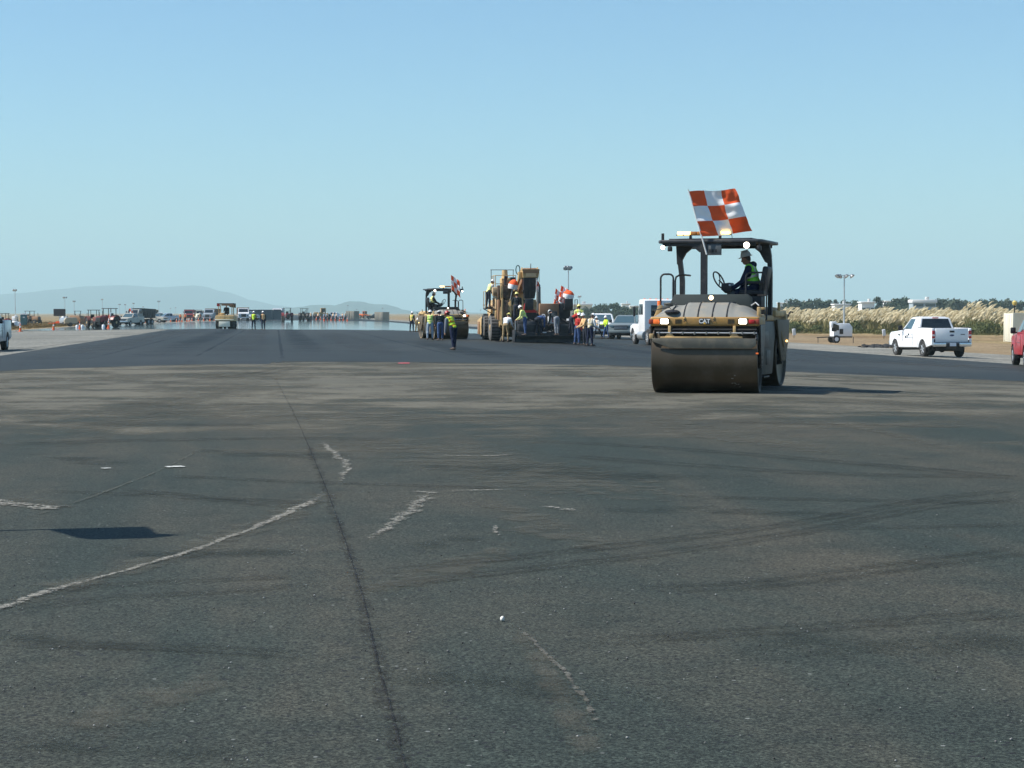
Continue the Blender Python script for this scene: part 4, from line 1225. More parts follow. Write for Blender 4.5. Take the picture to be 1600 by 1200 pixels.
WP = GD(1451, 93.5)
wp, cab_ = pickup("white pickup truck seen from behind on the gravel before the pampas grass", WP, 189, white_paint, deco='single')
for k, (y, z) in enumerate(((-.55, .96), (-.32, 1.00), (-.12, 1.08))):
    d = B(); d.box((.990, y, z), (.012, .10 + .02 * (k == 2), .09), board_black); d.build("door_decal", wp)
d = B(); d.box((.985, -1.45, 1.06), (.012, .2, .05), dark_steel); d.build("fender_badge", wp)
rp_, _ = pickup("red pickup truck cut off by the right edge in front of a cream container", GD(1633, 73.8), 172, red_paint)
lp_, _ = pickup("silver pickup truck cut off by the left edge near a portable toilet", GD(-33, 86), 6, silver_paint)
pk, _ = pickup("white pickup truck facing the camera behind standing workers", GD(941, 150), -4, white_paint)
sv, _ = pickup("grey-green suv parked between the white pickup and the white truck tractor", GD(979, 146), -12, grey_paint, "suv", "parked_suv", True)

def truck_tractor(label, loc, deg, paint):
    root = thing("truck_tractor", label, "truck", loc, deg)
    b = B()
    def nar(c): return V((c.x * (1 - max(0, -c.y - 1.2) * .16), c.y, c.z))
    b.prism([(-3.1, .62), (-3.2, .95), (-3.1, 1.55), (-1.25, 1.98), (-1.1, 1.98), (-1.1, .62)], 'x', -.72, .72, paint, .05, 3, nar)
    b.build("hood", root)
    for s in (-1, 1):
        b = B()
        b.prism([(-3.15, .85), (-3.05, 1.22), (-2.3, 1.36), (-1.75, 1.20), (-1.5, .70), (-1.80, .62)] + arc(-2.35, .52, .60, 15, 165)[:10], 'x', s * .78, s * 1.20, paint, .03)
        b.build("fender", root)
    b = B()
    b.prism([(-1.12, .75), (-1.12, 1.95), (-.86, 2.82), (-.70, 2.92), (.62, 2.92), (.72, 2.84), (.74, .75)], 'x', -1.12, 1.12, paint, .06, 3)
    cab = b.build("cab", root)
    for s in (-1, 1):
        d = B(); d.prism([(-.92, 1.95), (-.68, 2.62), (.30, 2.62), (.30, 1.95)], 'x', s * 1.115, s * 1.128, glass_dark); d.build("side_window", cab)
        m = B(); m.box((s * 1.42, -.95, 2.15), (.16, .12, .62), black_paint, bev=.03); m.tube([(s * 1.1, -.9, 2.5), (s * 1.42, -.95, 2.5), (s * 1.42, -.95, 1.9)], .02, black_paint, 6); m.build("side_mirror", root)
        w_ = wheel_parts(root, s * .98, -2.35, .52, .30, s, rubber, alu, 8)
        for y in (1.55, 2.90):
            wheel_parts(root, s * .86, y, .52, .56, s, rubber, alu, 8)
        t = B(); t.cyl((s * .98, -.75, .62), (s * .98, .75, .62), .31, .31, alu, 20); t.build("fuel_tank", root)
    d = B(); d.box((0, -1.0, 2.38), (1.7, .03, .62), glass_blue, (R(-17), 0, 0)); d.build("windshield", cab)
    for x in (-.45, .45):
        d = B(); d.box((x, .745, 2.2), (.42, .02, .7), glass_dark, bev=.009); d.build("rear_window", cab)
    b = B()
    for x in (-.42, .42): b.box((x, .8, .78), (.10, 6.2, .28), dark_steel)
    b.box((0, 2.2, .98), (.9, 1.0, .10), black_paint, bev=.02); b.box((0, .95, .95), (1.6, .4, .5), dark_steel, bev=.03); b.build("chassis", root)
    b = B(); b.box((0, -3.22, .58), (2.3, .16, .34), chrome, bev=.05); b.build("bumper", root)
    b = B(); b.box((0, -3.20, 1.20), (.9, .06, .62), chrome, bev=.02); b.build("grille", root)
    for x in (-.9, -.3, .3, .9): pass
    for x in (-.8, -.4, 0, .4, .8):
        b = B(); b.box((x, -.55, 2.945), (.14, .08, .06), orange_lens, bev=.015); b.build("roof_marker_lamp", cab)
    b = B(); b.cyl((-1.05, -.3, 2.9), (-1.05, -.3, 4.2), .012, .006, dark_steel, 6); b.build("antenna", cab)
    return root
tt = truck_tractor("white truck tractor mostly hidden behind the nearest roller", GD(1028, 114), 189, white_paint)
tt.scale = (.88, .92, .93)

# ------------------------------------------------------------------ asphalt transfer machine and paver
def machine_wheel(root, x, y, r, wd, s, m=grey_tyre):
    t = B()
    t.lathe((x - wd / 2, y, r), (1, 0, 0), [(.05, r * .5), (.0, r * .56), (0, r * .86), (.05, r * .97), (wd * .3, r), (wd * .7, r), (wd - .05, r * .97), (wd, r * .86), (wd, r * .56), (wd - .05, r * .5)], m, 32)
    for k in range(24):
        a = 2 * pi * k / 24
        t.box((x, y + cos(a) * r * .995, r + sin(a) * r * .995), (wd * .8, .09, .03), rubber, (a - pi / 2, 0, 0))
    w_ = t.build("wheel", root)
    h = B(); h.lathe((x + s * (wd / 2 - .08), y, r), (s, 0, 0), [(0, r * .52), (.02, r * .50), (-.05, r * .3), (.06, r * .22), (.08, r * .1)], tan_yellow, 20); h.build("rim", w_)
    return w_
gap_brown = mat("dark_gap_brown", (.05, .03, .018), .6, dirt=((.2, .13, .07), .4, 5))  # dark brown painted where shaded gaps lie between the tan parts
MT = GD(806, 117); MT.z += .012
mtv = thing("transfer_machine", "tall tan asphalt transfer machine with high conveyor and big dusty tyres ahead of the paver", "paving machine", MT, 187)
# local: front (travel) is -Y and points away; +X is the photo's left
def mt_add(nm, f, par=None):
    b = B(); f(b); return b.build(nm, par or mtv)
def f(b):
    b.prism([(-4.6, .9), (-4.6, 1.9), (-3.6, 2.5), (2.2, 2.5), (2.4, 1.0), (1.6, .75), (-3.4, .75)], 'x', -1.25, 1.25, tan_yellow, .05)
    b.box((0, -1.2, 2.75), (1.7, 4.0, .6), tan_yellow, bev=.06)
    b.box((1.28, .9, 2.35), (.30, 1.5, .9), mat("pale_tan_panel", (.62, .44, .25), .5, dirt=((.3, .22, .12), .4, 3)), bev=.03)
    b.box((1.28, .9, 1.55), (.34, 1.5, .62), tan_yellow, bev=.03)
    b.box((1.25, 2.0, 1.9), (.2, .5, 1.2), brown_paint, bev=.02)
    for z in (1.3, 1.85, 2.15): b.box((1.255, -2, z), (.03, 3.2, .05), brown_paint)
    b.box((.2, 2.42, 1.7), (1.9, .08, 1.5), gap_brown, bev=.02)
    for x in (1.12, .62, -.1): b.box((x, 2.48, 1.75), (.10, .10, 1.6), tan_yellow, bev=.02)
    b.box((.9, 1.9, 2.95), (.9, .9, .8), gap_brown, bev=.03); b.box((1.15, 2.37, 2.9), (.16, .08, .9), tan_yellow, bev=.02)
    b.box((1.44, .9, 1.90), (.06, 1.3, .10), gap_brown); b.box((1.46, .55, 2.35), (.04, .3, .5), gap_brown); b.box((1.46, 1.1, 2.35), (.04, .3, .5), gap_brown)
    b.box((.5, 2.47, 2.1), (.5, .06, .5), tan_yellow, bev=.02); b.box((-.3, 2.47, 1.5), (.6, .06, .5), black_paint, bev=.02)
mt_add("body", f)
mt_add("hopper", lambda b: (b.prism([(-7.2, .35), (-7.2, 1.25), (-4.6, 1.5), (-4.6, .5), (-5.2, .3)], 'x', -1.6, 1.6, tan_yellow, .04), b.box((1.62, -6.2, .75), (.06, .9, .8), brown_paint, bev=.02), b.box((0, -7.25, .3), (2.8, .2, .3), dark_steel, bev=.05)))
for s in (-1, 1):
    for y in (-2.9, 1.0): machine_wheel(mtv, s * 1.42, y, .82, .62, s)
    def f(b):
        b.prism([(-1.8, 2.0), (-.2, 2.0), (-.6, 1.0), (-.75, .2), (-1.2, .2), (-1.35, 1.0)], 'x', s * 1.45 - .05, s * 1.45 + .05, tan_yellow, .02)
    mt_add("fender", f)
def f(b):                                            # operator deck with rails and engine gear
    b.box((.95, .6, 2.92), (1.5, 2.0, .08), dark_steel)
    for x, y in ((1.42, -.3), (1.42, .6), (1.42, 1.55), (.2, 1.55)): b.cyl((x, y, 2.95), (x, y, 3.95), .022, .022, tan_yellow, 6)
    b.tube([(1.42, -.3, 3.95), (1.42, 1.55, 3.95), (.2, 1.55, 3.95)], .022, tan_yellow, 6); b.tube([(1.42, -.3, 3.45), (1.42, 1.55, 3.45), (.2, 1.55, 3.45)], .02, tan_yellow, 6)
    b.tube([(1.55, -.1, 4.32), (.1, -.1, 4.32)], .02, dark_steel, 6); b.cyl((1.5, -.1, 2.95), (1.5, -.1, 4.32), .02, .02, dark_steel, 6); b.cyl((.15, -.1, 2.95), (.15, -.1, 4.32), .02, .02, dark_steel, 6)
mt_add("operator_deck", f)
def f(b):
    b.box((.72, .55, 3.40), (.55, .9, .80), tan_yellow, bev=.04); b.cyl((.75, .6, 3.8), (.75, .6, 4.28), .20, .16, tan_yellow, 14); b.box((.75, 1.02, 3.5), (.35, .08, .4), brown_paint, bev=.02)
    b.cyl((.55, 1.0, 3.3), (.95, 1.0, 3.75), .06, .06, tan_yellow, 8); b.cyl((.95, 1.02, 3.2), (.6, 1.02, 3.6), .05, .05, brown_paint, 8); b.box((.25, .3, 3.55), (.34, .5, .62), black_paint, bev=.04)
    b.box((.55, 1.4, 3.1), (.25, .3, .3), brown_paint, bev=.03)
mt_add("engine_gear", f)
mt_add("control_box", lambda b: (b.box((1.4, 1.6, 2.98), (.46, .36, .5), mat("pale_tan_panel", (.6, .4, .2)), bev=.05), b.box((1.4, 1.79, 2.85), (.3, .02, .16), brown_paint)))
def f(b):                                            # conveyor rising to the rear with its head box and black drop chute
    b.prism([(-3.4, 1.6), (-3.4, 2.1), (3.55, 4.35), (3.9, 4.05), (3.7, 3.75)], 'x', -.80, .02, brown_paint, .03)
    for x in (-.85, .07): b.prism([(-3.3, 2.05), (3.5, 4.40), (3.62, 4.22), (-3.2, 1.85)], 'x', x - .03, x + .03, tan_yellow)
mt_add("conveyor", f)
def f(b):
    b.hexa([(-.82, 3.3, 3.78), (.08, 3.3, 3.78), (.08, 4.1, 3.78), (-.82, 4.1, 3.78), (-.86, 3.2, 4.28), (.12, 3.2, 4.28), (.12, 4.15, 4.28), (-.86, 4.15, 4.28)], tan_yellow)
    b.box((-.37, 4.16, 4.22), (1.04, .05, .07), brown_paint); b.box((-.37, 4.17, 4.10), (.95, .03, .10), brown_paint); b.cyl((-.37, 4.1, 4.2), (-.37, 4.1, 4.60), .025, .02, dark_steel, 6)
    b.box((-.37, 4.17, 3.93), (.6, .03, .2), mat("pale_tan_panel", (.6, .4, .2)))
    b.box((.22, 3.6, 3.9), (.2, .5, .45), tan_yellow, bev=.03); b.cyl((-.92, 3.7, 3.5), (-.92, 3.7, 4.3), .02, .02, tan_yellow, 6)
    b.tube([(.34 + .12 * cos(2 * pi * k / 16), 3.7, 4.24 + .26 * sin(2 * pi * k / 16)) for k in range(16)], .03, mat("green_hose", (.02, .09, .09), .5), 6, True)
mt_add("conveyor_head", f)
def f(b):
    b.hexa([(-.62, 3.5, 2.55), (-.02, 3.5, 2.55), (-.02, 4.0, 2.55), (-.62, 4.0, 2.55), (-.80, 3.35, 3.78), (.06, 3.35, 3.78), (.06, 4.08, 3.78), (-.80, 4.08, 3.78)], black_paint)
    b.box((-.33, 4.09, 3.15), (.05, .05, 1.1), dark_steel); b.box((-.37, 3.8, 3.0), (.92, .7, .06), black_paint)
mt_add("drop_chute", f)
mt_add("exhaust_pipe", lambda b: (b.cyl((.92 - .02, 2.2, 2.3), (.90, 2.2, 3.72), .085, .085, black_paint, 14), b.cyl((.90, 2.2, 3.70), (.86, 2.28, 3.88), .10, .12, black_paint, 14)))

PV = GD(852, 112); PV.z += .012
pav = thing("asphalt_paver", "black asphalt paver with wide screed and crew, seen from behind", "paving machine", PV, 187)
def pv_add(nm, f, par=None):
    b = B(); f(b); return b.build(nm, par or pav)
dk = mat("screed_black", (.014, .016, .02), .6, dirt=((.05, .05, .05), .35, 3))
pv_add("screed", lambda b: (b.box((0, 1.9, .34), (4.1, .55, .62), dk, bev=.03), b.box((0, 2.2, .12), (4.1, .35, .16), dk, bev=.02), b.box((0, 2.42, .42), (3.9, .42, .04), dark_steel),
                            b.box((1.2, 1.9, .85), (1.3, .5, .45), dk, bev=.05), b.box((-1.2, 1.9, .85), (1.3, .5, .45), dk, bev=.05), b.box((.35, 2.2, .62), (.22, .03, .06), white_cloth), b.box((-1.35, 2.2, .86), (.2, .03, .06), mat("plate_white", (.6, .6, .7)))))
for s in (-1, 1):
    pv_add("end_gate", lambda b: (b.box((s * 2.08, 1.9, .4), (.06, 1.1, .72), dk, bev=.02), b.cyl((s * 2.05, 2.3, .3), (s * 2.05, 2.3, 1.3), .025, .025, alu, 8)))
    pv_add("crawler_track", lambda b: (b.prism(arc(-2.6, .42, .42, 90, 270) + arc(.6, .42, .42, -90, 90), 'x', s * 1.1 - .22, s * 1.1 + .22, rubber, .02), b.box((s * 1.1, -1, .42), (.48, 2.8, .3), dark_steel)))
pv_add("tractor_body", lambda b: (b.box((0, -1.1, 1.25), (2.4, 3.0, .9), dk, bev=.05), b.box((-.15, .35, 1.75), (1.15, .5, 1.05), brown_paint, bev=.04), b.box((-1.05, .3, 1.85), (.7, .5, .9), dk, bev=.06), b.box((.9, .3, 1.5), (.6, .6, .7), dk, bev=.05)))
pv_add("hopper", lambda b: [b.hexa([(s * .2, -4.2, .8), (s * 1.0, -4.2, .8), (s * 1.0, -2.6, .8), (s * .2, -2.6, .8), (s * 1.2, -4.3, 1.6), (s * 1.65, -4.3, 1.6), (s * 1.65, -2.6, 1.6), (s * 1.2, -2.6, 1.6)], dk) for s in (-1, 1)])
pv_add("operator_seat", lambda b: (b.box((-1.2, .9, 1.95), (.5, .5, .12), black_paint, bev=.04), b.box((-1.2, 1.15, 2.25), (.5, .12, .6), black_paint, bev=.04)))
pv_add("operator_seat", lambda b: (b.box((1.1, .9, 1.95), (.5, .5, .12), black_paint, bev=.04), b.box((1.1, 1.15, 2.25), (.5, .12, .6), black_paint, bev=.04)))
pv_add("guard_rail", lambda b: (b.tube([(-1.7, .3, 1.6), (-1.7, .3, 2.5), (-1.7, 1.2, 2.5), (-1.7, 1.2, 1.6)], .022, black_paint, 6), b.tube([(-.5, .7, 2.3), (-1.0, .7, 2.6), (-1.4, .7, 2.3)], .02, dark_steel, 6)))
pv_add("exhaust_pipe", lambda b: (b.cyl((.42, .2, 1.9), (.42, .2, 3.25), .12, .12, mat("pipe_grey", (.08, .09, .09), .5), 14), b.cyl((.42, .2, 3.25), (.50, .24, 3.42), .12, .12, dark_steel, 14)))
pv_add("hot_mix_hood", lambda b: (b.prism([(.55, 1.75), (1.45, 1.75), (1.35, 2.25), (1.15, 2.55), (.95, 2.05)], 'y', .9, 1.0, mat("warning_red", (.55, .03, .03), .5), .01), b.prism([(.85, 2.5), (1.45, 2.5), (1.15, 1.95)], 'y', 1.0, 1.03, black_paint)))
def f(b):
    random.seed(3)
    for k in range(9):
        x0, x1 = random.uniform(-1.6, 1.6), random.uniform(-1.6, 1.6); z0 = random.uniform(.9, 1.6)
        b.tube([(x0, 1.2, z0), ((x0 + x1) / 2, 1.55 + .2 * random.random(), z0 - random.uniform(.1, .4)), (x1, 1.7, random.uniform(.6, 1.1))], .03, dk, 6)
pv_add("hydraulic_hoses", f)
pv_add("walkway_box", lambda b: (b.box((.2, 1.0, 1.0), (3.2, .9, .55), dk, bev=.04), b.box((-.6, 1.47, 1.05), (.7, .04, .3), dark_steel, bev=.01), b.box((1.0, 1.47, 1.1), (.5, .04, .25), mat("console_grey", (.05, .06, .07), .6), bev=.01), b.box((-.25, 1.2, 1.55), (.5, .4, .55), black_paint, bev=.04)))
sg = thing("control_panel", "white and red control box on the screed among dark paver machinery", "control box", PV, 187)
b = B(); b.box((-.08, 2.05, 1.33), (.42, .3, .40), white_cloth, bev=.01); b.build("case", sg)
b = B(); b.box((-.17, 2.205, 1.33), (.18, .012, .26), red_cloth); b.box((-.17, 2.213, 1.33), (.11, .008, .17), white_cloth); b.box((-.17, 2.219, 1.33), (.05, .006, .08), red_cloth); b.build("red_panel", sg)
b = B(); b.cyl((-.08, 2.05, .6), (-.08, 2.05, 1.14), .03, .03, dark_steel, 8); b.build("post", sg)

def sunshade(label, loc, r, deg, tilt, h=.55):
    """a red and white round umbrella, red cap above a white skirt"""
    root = thing("work_umbrella", label, "umbrella", loc, deg)
    b = B(); b.lathe((0, 0, 0), (0, 0, 1), [(-h, r * .90), (-h * .7, r), (-h * .35, r * .99)], flag_white, 20); b.xf(M4.Rotation(R(tilt), 4, 'Y')); b.build("white_skirt", root)
    b = B(); b.lathe((0, 0, 0), (0, 0, 1), [(-h * .35, r * .995), (-h * .05, r * .85), (h * .25, r * .52), (h * .38, r * .15)], flag_red, 20); b.xf(M4.Rotation(R(tilt), 4, 'Y')); b.build("red_cap", root)
    b = B(); b.cyl((0, 0, -h * 2.6), (0, 0, h * .42), .02, .02, alu, 8); b.xf(M4.Rotation(R(tilt), 4, 'Y')); b.build("pole", root)
    return root
sunshade("red and white umbrella beside the transfer machine's black exhaust pipe", PD(803, 441, 114.4), .30, 0, 12, .42)
sunshade("red and white umbrella standing right of the checkered flag on the paver", PD(889, 457, 112), .33, 0, 10, .33)
p = PD(872, 473, 112.5)
flag("red and white checkered flag on the paver beside a round umbrella", p, 0, pole=((0, 0, -.2), (.18, 0, 1.05)), hang=((.03, -.01, .10), (.17, -.01, 1.0)), fly=(.8, .1, -.35), w=.5, sag=.25, amp=.10)
p = PD(864, 476, 112.2)
flag("red and white checkered flag furled close to a pole left of another on the paver", p, 0, pole=((0, 0, -.3), (.16, 0, 1.0)), hang=((.03, -.01, .05), (.15, -.01, .95)), fly=(.5, .1, -.3), w=.42, sag=.25, amp=.10)
flag("small red and white flag wrapped on the paver's grey exhaust pipe", PD(838, 455, 111.6), 0, pole=((0, 0, -.6), (0, 0, .75)), hang=((0, 0, .15), (0, 0, .7)), fly=(.4, .1, -.5), w=.22, sag=.2, amp=.03, n=2)
# ------------------------------------------------------------------ the crew
STAND = dict(hipL=4, kneeL=5, hipR=-4, kneeR=4)
BENT = dict(lean=42, hipL=12, kneeL=14, hipR=2, kneeR=8, shL=45, elL=15, shR=50, elR=10, nod=30)
WALK = dict(hipL=24, kneeL=10, hipR=-16, kneeR=14, lean=8)
g1 = "paving crew around the farther roller"
person("nearest worker, red hard hat and bright yellow vest with orange stripes, leaning left", GD(708.5, 83), 212,
       dict(lean=24, side=10, hipL=10, kneeL=6, hipR=-12, kneeR=3, spread=2, shL=30, elL=5, abL=6, shR=30, elR=8, nod=25, turn=8), hv_yellow, (stripe_or,), grey_cloth, navy, hat_red, skin, .012)
person("worker seen from behind in faded vest and pale jeans beside the farther roller's drum", GD(672, 113.5), 178, dict(lean=6, spread=6, shL=20, elL=40, shR=15, elR=30), hv_pale, (hv_green,), khaki, pale_jeans, hat_white)
person("worker in dark shirt and grey hat between two colleagues in front of the farther roller", GD(688, 112), 200, dict(lean=16, nod=25, shL=25, elL=30), None, (), dark_cloth, jeans, hat_grey)
person("worker in orange-yellow vest and white hat, leftmost behind the farther roller", GD(643.5, 170), 150, STAND, hv_tan, (hv_yellow,), dark_cloth, navy, hat_white, vox=.018)
person("worker in white shirt and khaki trousers bending beside the farther roller's rear", GD(651, 168), 120, dict(BENT), None, (), white_cloth, khaki, hat_white, vox=.018)
person("worker in pale yellow vest and grey trousers behind the farther roller's rear drum", GD(658.5, 165), 190, STAND, hv_pale, (hv_yellow,), hv_pale, grey_cloth, hat_white, vox=.018)
def on(rt, deg, x, y): return rt.location + M4.Rotation(-YAW + R(deg), 3, 'Z') @ V((x, y, 0))
p = on(mtv, 187, 1.78, .9)
person("white-hatted worker leaning on the rail high on the transfer machine's deck", (p.x, p.y, 0), 120, dict(lean=22, shL=50, elL=40, shR=40, elR=50, nod=15), hv_pale, (), white_cloth, dark_trousers, hat_white, z=p.z + 2.0)
mt_add("side_step", lambda b: (b.box((1.75, .8, 1.96), (.55, 1.2, .07), dark_steel), b.tube([(2.0, .25, 2.0), (2.0, .25, 3.0), (2.0, 1.35, 3.0), (2.0, 1.35, 2.0)], .022, tan_yellow, 6), b.cyl((1.4, .3, 1.6), (2.0, .3, 1.95), .03, .03, dark_steel, 6)))
pv_add("operator_deck", lambda b: (b.box((1.5, .55, 1.12), (.9, .9, .08), dark_steel), b.cyl((1.9, .9, 0.1), (1.9, .9, 1.1), .04, .04, dark_steel, 8), b.cyl((1.2, .2, 0.6), (1.2, .2, 1.1), .04, .04, dark_steel, 8)))
def crew(x, y, z, label, deg, pose, **k):
    p = on(pav, 187, x, y)
    return person(label, (p.x, p.y, 0), deg, pose, z=PV.z + z, **k)
crew(1.75, .55, 1.165, "paver operator in black jacket and pale yellow hat under the left umbrella", 178, dict(shL=25, elL=60, shR=25, elR=60, lean=6), vest=None, shirt=dark_cloth, trousers=dark_trousers, hat=hat_yellow)
crew(1.50, 2.42, .445, "worker in pale yellow vest and white hat at the left end of the screed", -110, dict(lean=22, shL=35, elL=45, shR=30, elR=45, nod=25, hipL=6, kneeL=6), vest=hv_pale, stripes=(hv_yellow,), shirt=hv_pale, trousers=jeans, hat=hat_white)
p = on(pav, 187, 2.45, 1.0)
person("stooping worker in white shirt and yellow hat beside the transfer machine's rear wheel", (p.x, p.y, zg(p.x) + .012), 150, dict(lean=30, nod=25, shL=45, elL=25, shR=35, elR=30, hipL=10, kneeL=12), None, (), white_cloth, khaki, hat_yellow)
p = on(pav, 187, .72, 2.85)
crew(.78, 2.42, .445, "worker in blue shirt and white hat doubled over at the middle of the screed", 150, dict(lean=75, hipL=28, kneeL=30, hipR=22, kneeR=26, shL=60, elL=10, shR=55, elR=10, nod=40), vest=None, shirt=jeans, trousers=dark_trousers, hat=hat_white)
crew(-.32, 2.42, .445, "worker in black top and grey trousers leaning over the white and red control box", -140, dict(lean=55, hipL=6, kneeL=6, shL=50, elL=20, shR=50, elR=20, nod=30), vest=None, shirt=dark_cloth, trousers=grey_cloth, hat=hat_grey)
crew(-1.15, 2.42, .445, "worker in red shirt and yellow hat stooping at the screed's right half", 100, dict(lean=58, nod=30, shL=60, elL=10, shR=50, elR=20, hipL=10, kneeL=10), vest=None, shirt=red_cloth, trousers=dark_trousers, hat=hat_yellow)
crew(-1.62, 2.42, .445, "worker in pale yellow vest and dark trousers standing upright on the screed's right end", 188, dict(spread=9, shL=15, elL=25, shR=10, elR=15, lean=6, nod=15), vest=hv_pale, stripes=(hv_yellow,), shirt=hv_pale, trousers=dark_trousers, hat=hat_yellow)
g2 = "crew standing right of the paver"
person("worker in red-brown shirt and white hat just off the screed's right end", GD(902, 107), 120, dict(STAND, lean=8), None, (), red_cloth, jeans, hat_white)
person("worker in orange-tan vest holding a red bag, facing a colleague in blue jeans", GD(914.5, 105), -70, dict(lean=10, shL=30, elL=40, shR=35, elR=40), hv_tan, (), hv_tan, dark_trousers, hat_white)
person("worker in white shirt, drab vest and blue jeans looking down, right of the paver", GD(922, 103), 130, dict(lean=14, nod=30, shL=25, elL=50, shR=25, elR=50), mat("drab_vest", (.38, .33, .20), .9, spec=.2), (stripe_si,), white_cloth, navy, hat_white)
person("worker in tan vest and white sleeves walking in front of the white pickup", GD(934, 147), -60, WALK, hv_tan, (white_cloth,), white_cloth, dark_trousers, hat_white, vox=.018)
person("worker in bright yellow vest and blue jeans in front of the white pickup's grille", GD(947.5, 146), -60, dict(hipL=14, kneeL=4, hipR=-8, kneeR=4, shL=20, elL=70, shR=20, elR=70), hv_yellow, (), hv_yellow, jeans, hat_white, vox=.018)
person("distant worker in yellow vest standing on the shimmering runway left of an orange-vested one", GD(396.5, 186), 170, dict(STAND, shL=25, elL=60), hv_yellow, (), khaki, dark_trousers, hat_white, vox=.018)
person("distant worker in orange vest and dark trousers standing on the shimmering runway", GD(411.5, 182), 200, STAND, hv_tan, (), dark_cloth, navy, hat_white, vox=.018)
# shovel and rakes
def tool(label, a, b_, blade):
    t = thing("hand_rake", label, "rake", a, 0)
    d = V(b_) - V(a)
    q = B(); q.cyl((0, 0, 0), d, .02, .018, khaki, 8); q.build("handle", t)
    q = B(); q.box((0, 0, .02), (.5, .06, .05), dark_steel); q.build("rake_head", t)
pa = GD(781, 111.5) + V((0, 0, .012)); tool("long-handled rake propped beside the transfer machine's rear wheel", pa, pa + V((.5, .5, 1.15)), 1)

# ------------------------------------------------------------------ mobile light towers
def light_tower(label, loc, deg):
    t = thing("light_tower", label, "light tower", loc, deg, "mobile light towers")
    b = B()
    b.prism([(-.75, .55), (-.75, 1.35), (-.55, 1.62), (.60, 1.62), (.85, 1.30), (.85, .55)], 'y', -.55, .55, white_paint, .04)
    b.build("trailer_body", t)
    b = B(); b.prism([(-.80, 1.05), (-.30, 1.05), (-.30, 1.45), (-.80, 1.62)], 'y', -.57, -.555, glass_dark); b.box((-.72, -.30, 1.52), (.5, .5, .5), white_paint, bev=.06); b.box((-.72, -.565, 1.1), (.42, .03, .28), board_black); b.box((-.10, -.565, .95), (.30, .03, .42), board_black); b.build("engine_louvre", t)
    b = B(); b.box((0, 0, .50), (1.7, .9, .10), dark_steel); b.cyl((-.7, 0, .5), (-2.0, 0, .45), .04, .04, dark_steel, 8); b.cyl((-1.9, 0, .45), (-1.9, 0, 0), .03, .03, dark_steel, 8)
    for x in (-.8, .85): b.cyl((x, -.75, .5), (x, -.75, 0), .03, .03, dark_steel, 6)
    b.build("frame", t)
    for s in (-1, 1): 
        w_ = B(); w_.lathe((-.55, s * .62 - .09, .32), (0, 1, 0), [(0, .2), (0, .28), (.03, .32), (.15, .32), (.18, .28), (.18, .2)], rubber, 18); wo = w_.build("wheel", t)
        w_ = B(); w_.cyl((-.55, s * .73 - .02, .32), (-.55, s * .73, .32), .17, .15, white_paint, 14); w_.build("rim", wo)
    b = B(); b.cyl((.30, 0, .6), (.30, 0, 3.0), .085, .085, alu, 10); b.cyl((.30, 0, 3.0), (.30, 0, 5.6), .06, .05, alu, 10); b.box((.3, 0, 5.55), (1.1, .06, .06), alu); b.box((.3, 0, 5.4), (.06, .7, .06), alu); b.build("mast", t)
    for x, y, dx in ((-.30, -.1, -1), (.02, .28, -1), (.58, .28, 1), (.92, -.1, 1)):
        q = B(); q.lathe((x, y, 5.50), (dx * .55, -.35, -.75), [(-.16, .06), (-.10, .12), (.02, .21), (.07, .22), (.075, .10)], mat("lamp_housing", (.20, .22, .24), .4, .5), 16); lo = q.build("lamp", t)
        q = B(); n_ = V((dx * .55, -.35, -.75)).normalized(); c = V((x, y, 5.50)) + n_ * .078; q.cyl(c, c + n_ * .006, .19, .19, mat("lamp_glass", (.55, .62, .66), .15), 16); q.build("lens", lo)
    return t
tower0 = light_tower("white trailer light tower with raised mast in front of the pampas grass", GD(1313, 158), 8)
for px, top, D, dg_, lb in ((24, 452, 318, 30, "light tower behind the white tanks and portable toilet at far left"), (101, 464, 400, -20, "light tower rising just behind the dark message board"), (116, 470, 470, 10, "light tower right of the message board, shorter than its neighbour"),
                     (160.5, 467, 440, 40, "light tower above the dark red tractor"), (187, 475, 560, 0, "light tower left of the twin mast before the black dump truck"), (196.5, 475.5, 575, 60, "light tower just left of the black dump truck's flag"),
                     (209, 473.5, 530, 20, "light tower standing behind the black dump truck bed"), (224, 479, 640, 15, "light tower right of the black dump truck"), (248, 470, 480, -15, "light tower by the far green portable toilet"), (267, 481.5, 720, 30, "light tower among the far cones, right of the portable toilet"),
                     (274.5, 480.5, 760, 5, "light tower in the far work zone behind a red truck"), (295, 485, 900, 0, "small light tower above the far red truck"), (543.5, 477, 560, 10, "light tower left of the orange loader by the low hills"), (557.5, 483, 740, 0, "light tower directly left of the far orange loader"),
                     (577.5, 485, 800, 45, "light tower right of the far orange loader"), (598, 481, 620, 20, "light tower beside the far tan container"), (756, 476, 480, 0, "light tower left of the transfer machine's hopper"), (751, 484, 560, 10, "low far light tower beside the transfer machine's left edge"),
                     (887, 416, 128, 60, "tall light tower rising behind the paver's right umbrella"), (906, 462, 250, 20, "light tower over the workers right of the paver")):
    loc = GD(px, D); sc_ = (CAM_H - loc.z + (HORIZON - top) / FPX * D) / 5.62
    dup(tower0, loc, dg_ * .6 + (78 if px not in (887,) else 40), lb, "mobile light towers").scale = (sc_ * .72, sc_ * .72, sc_)

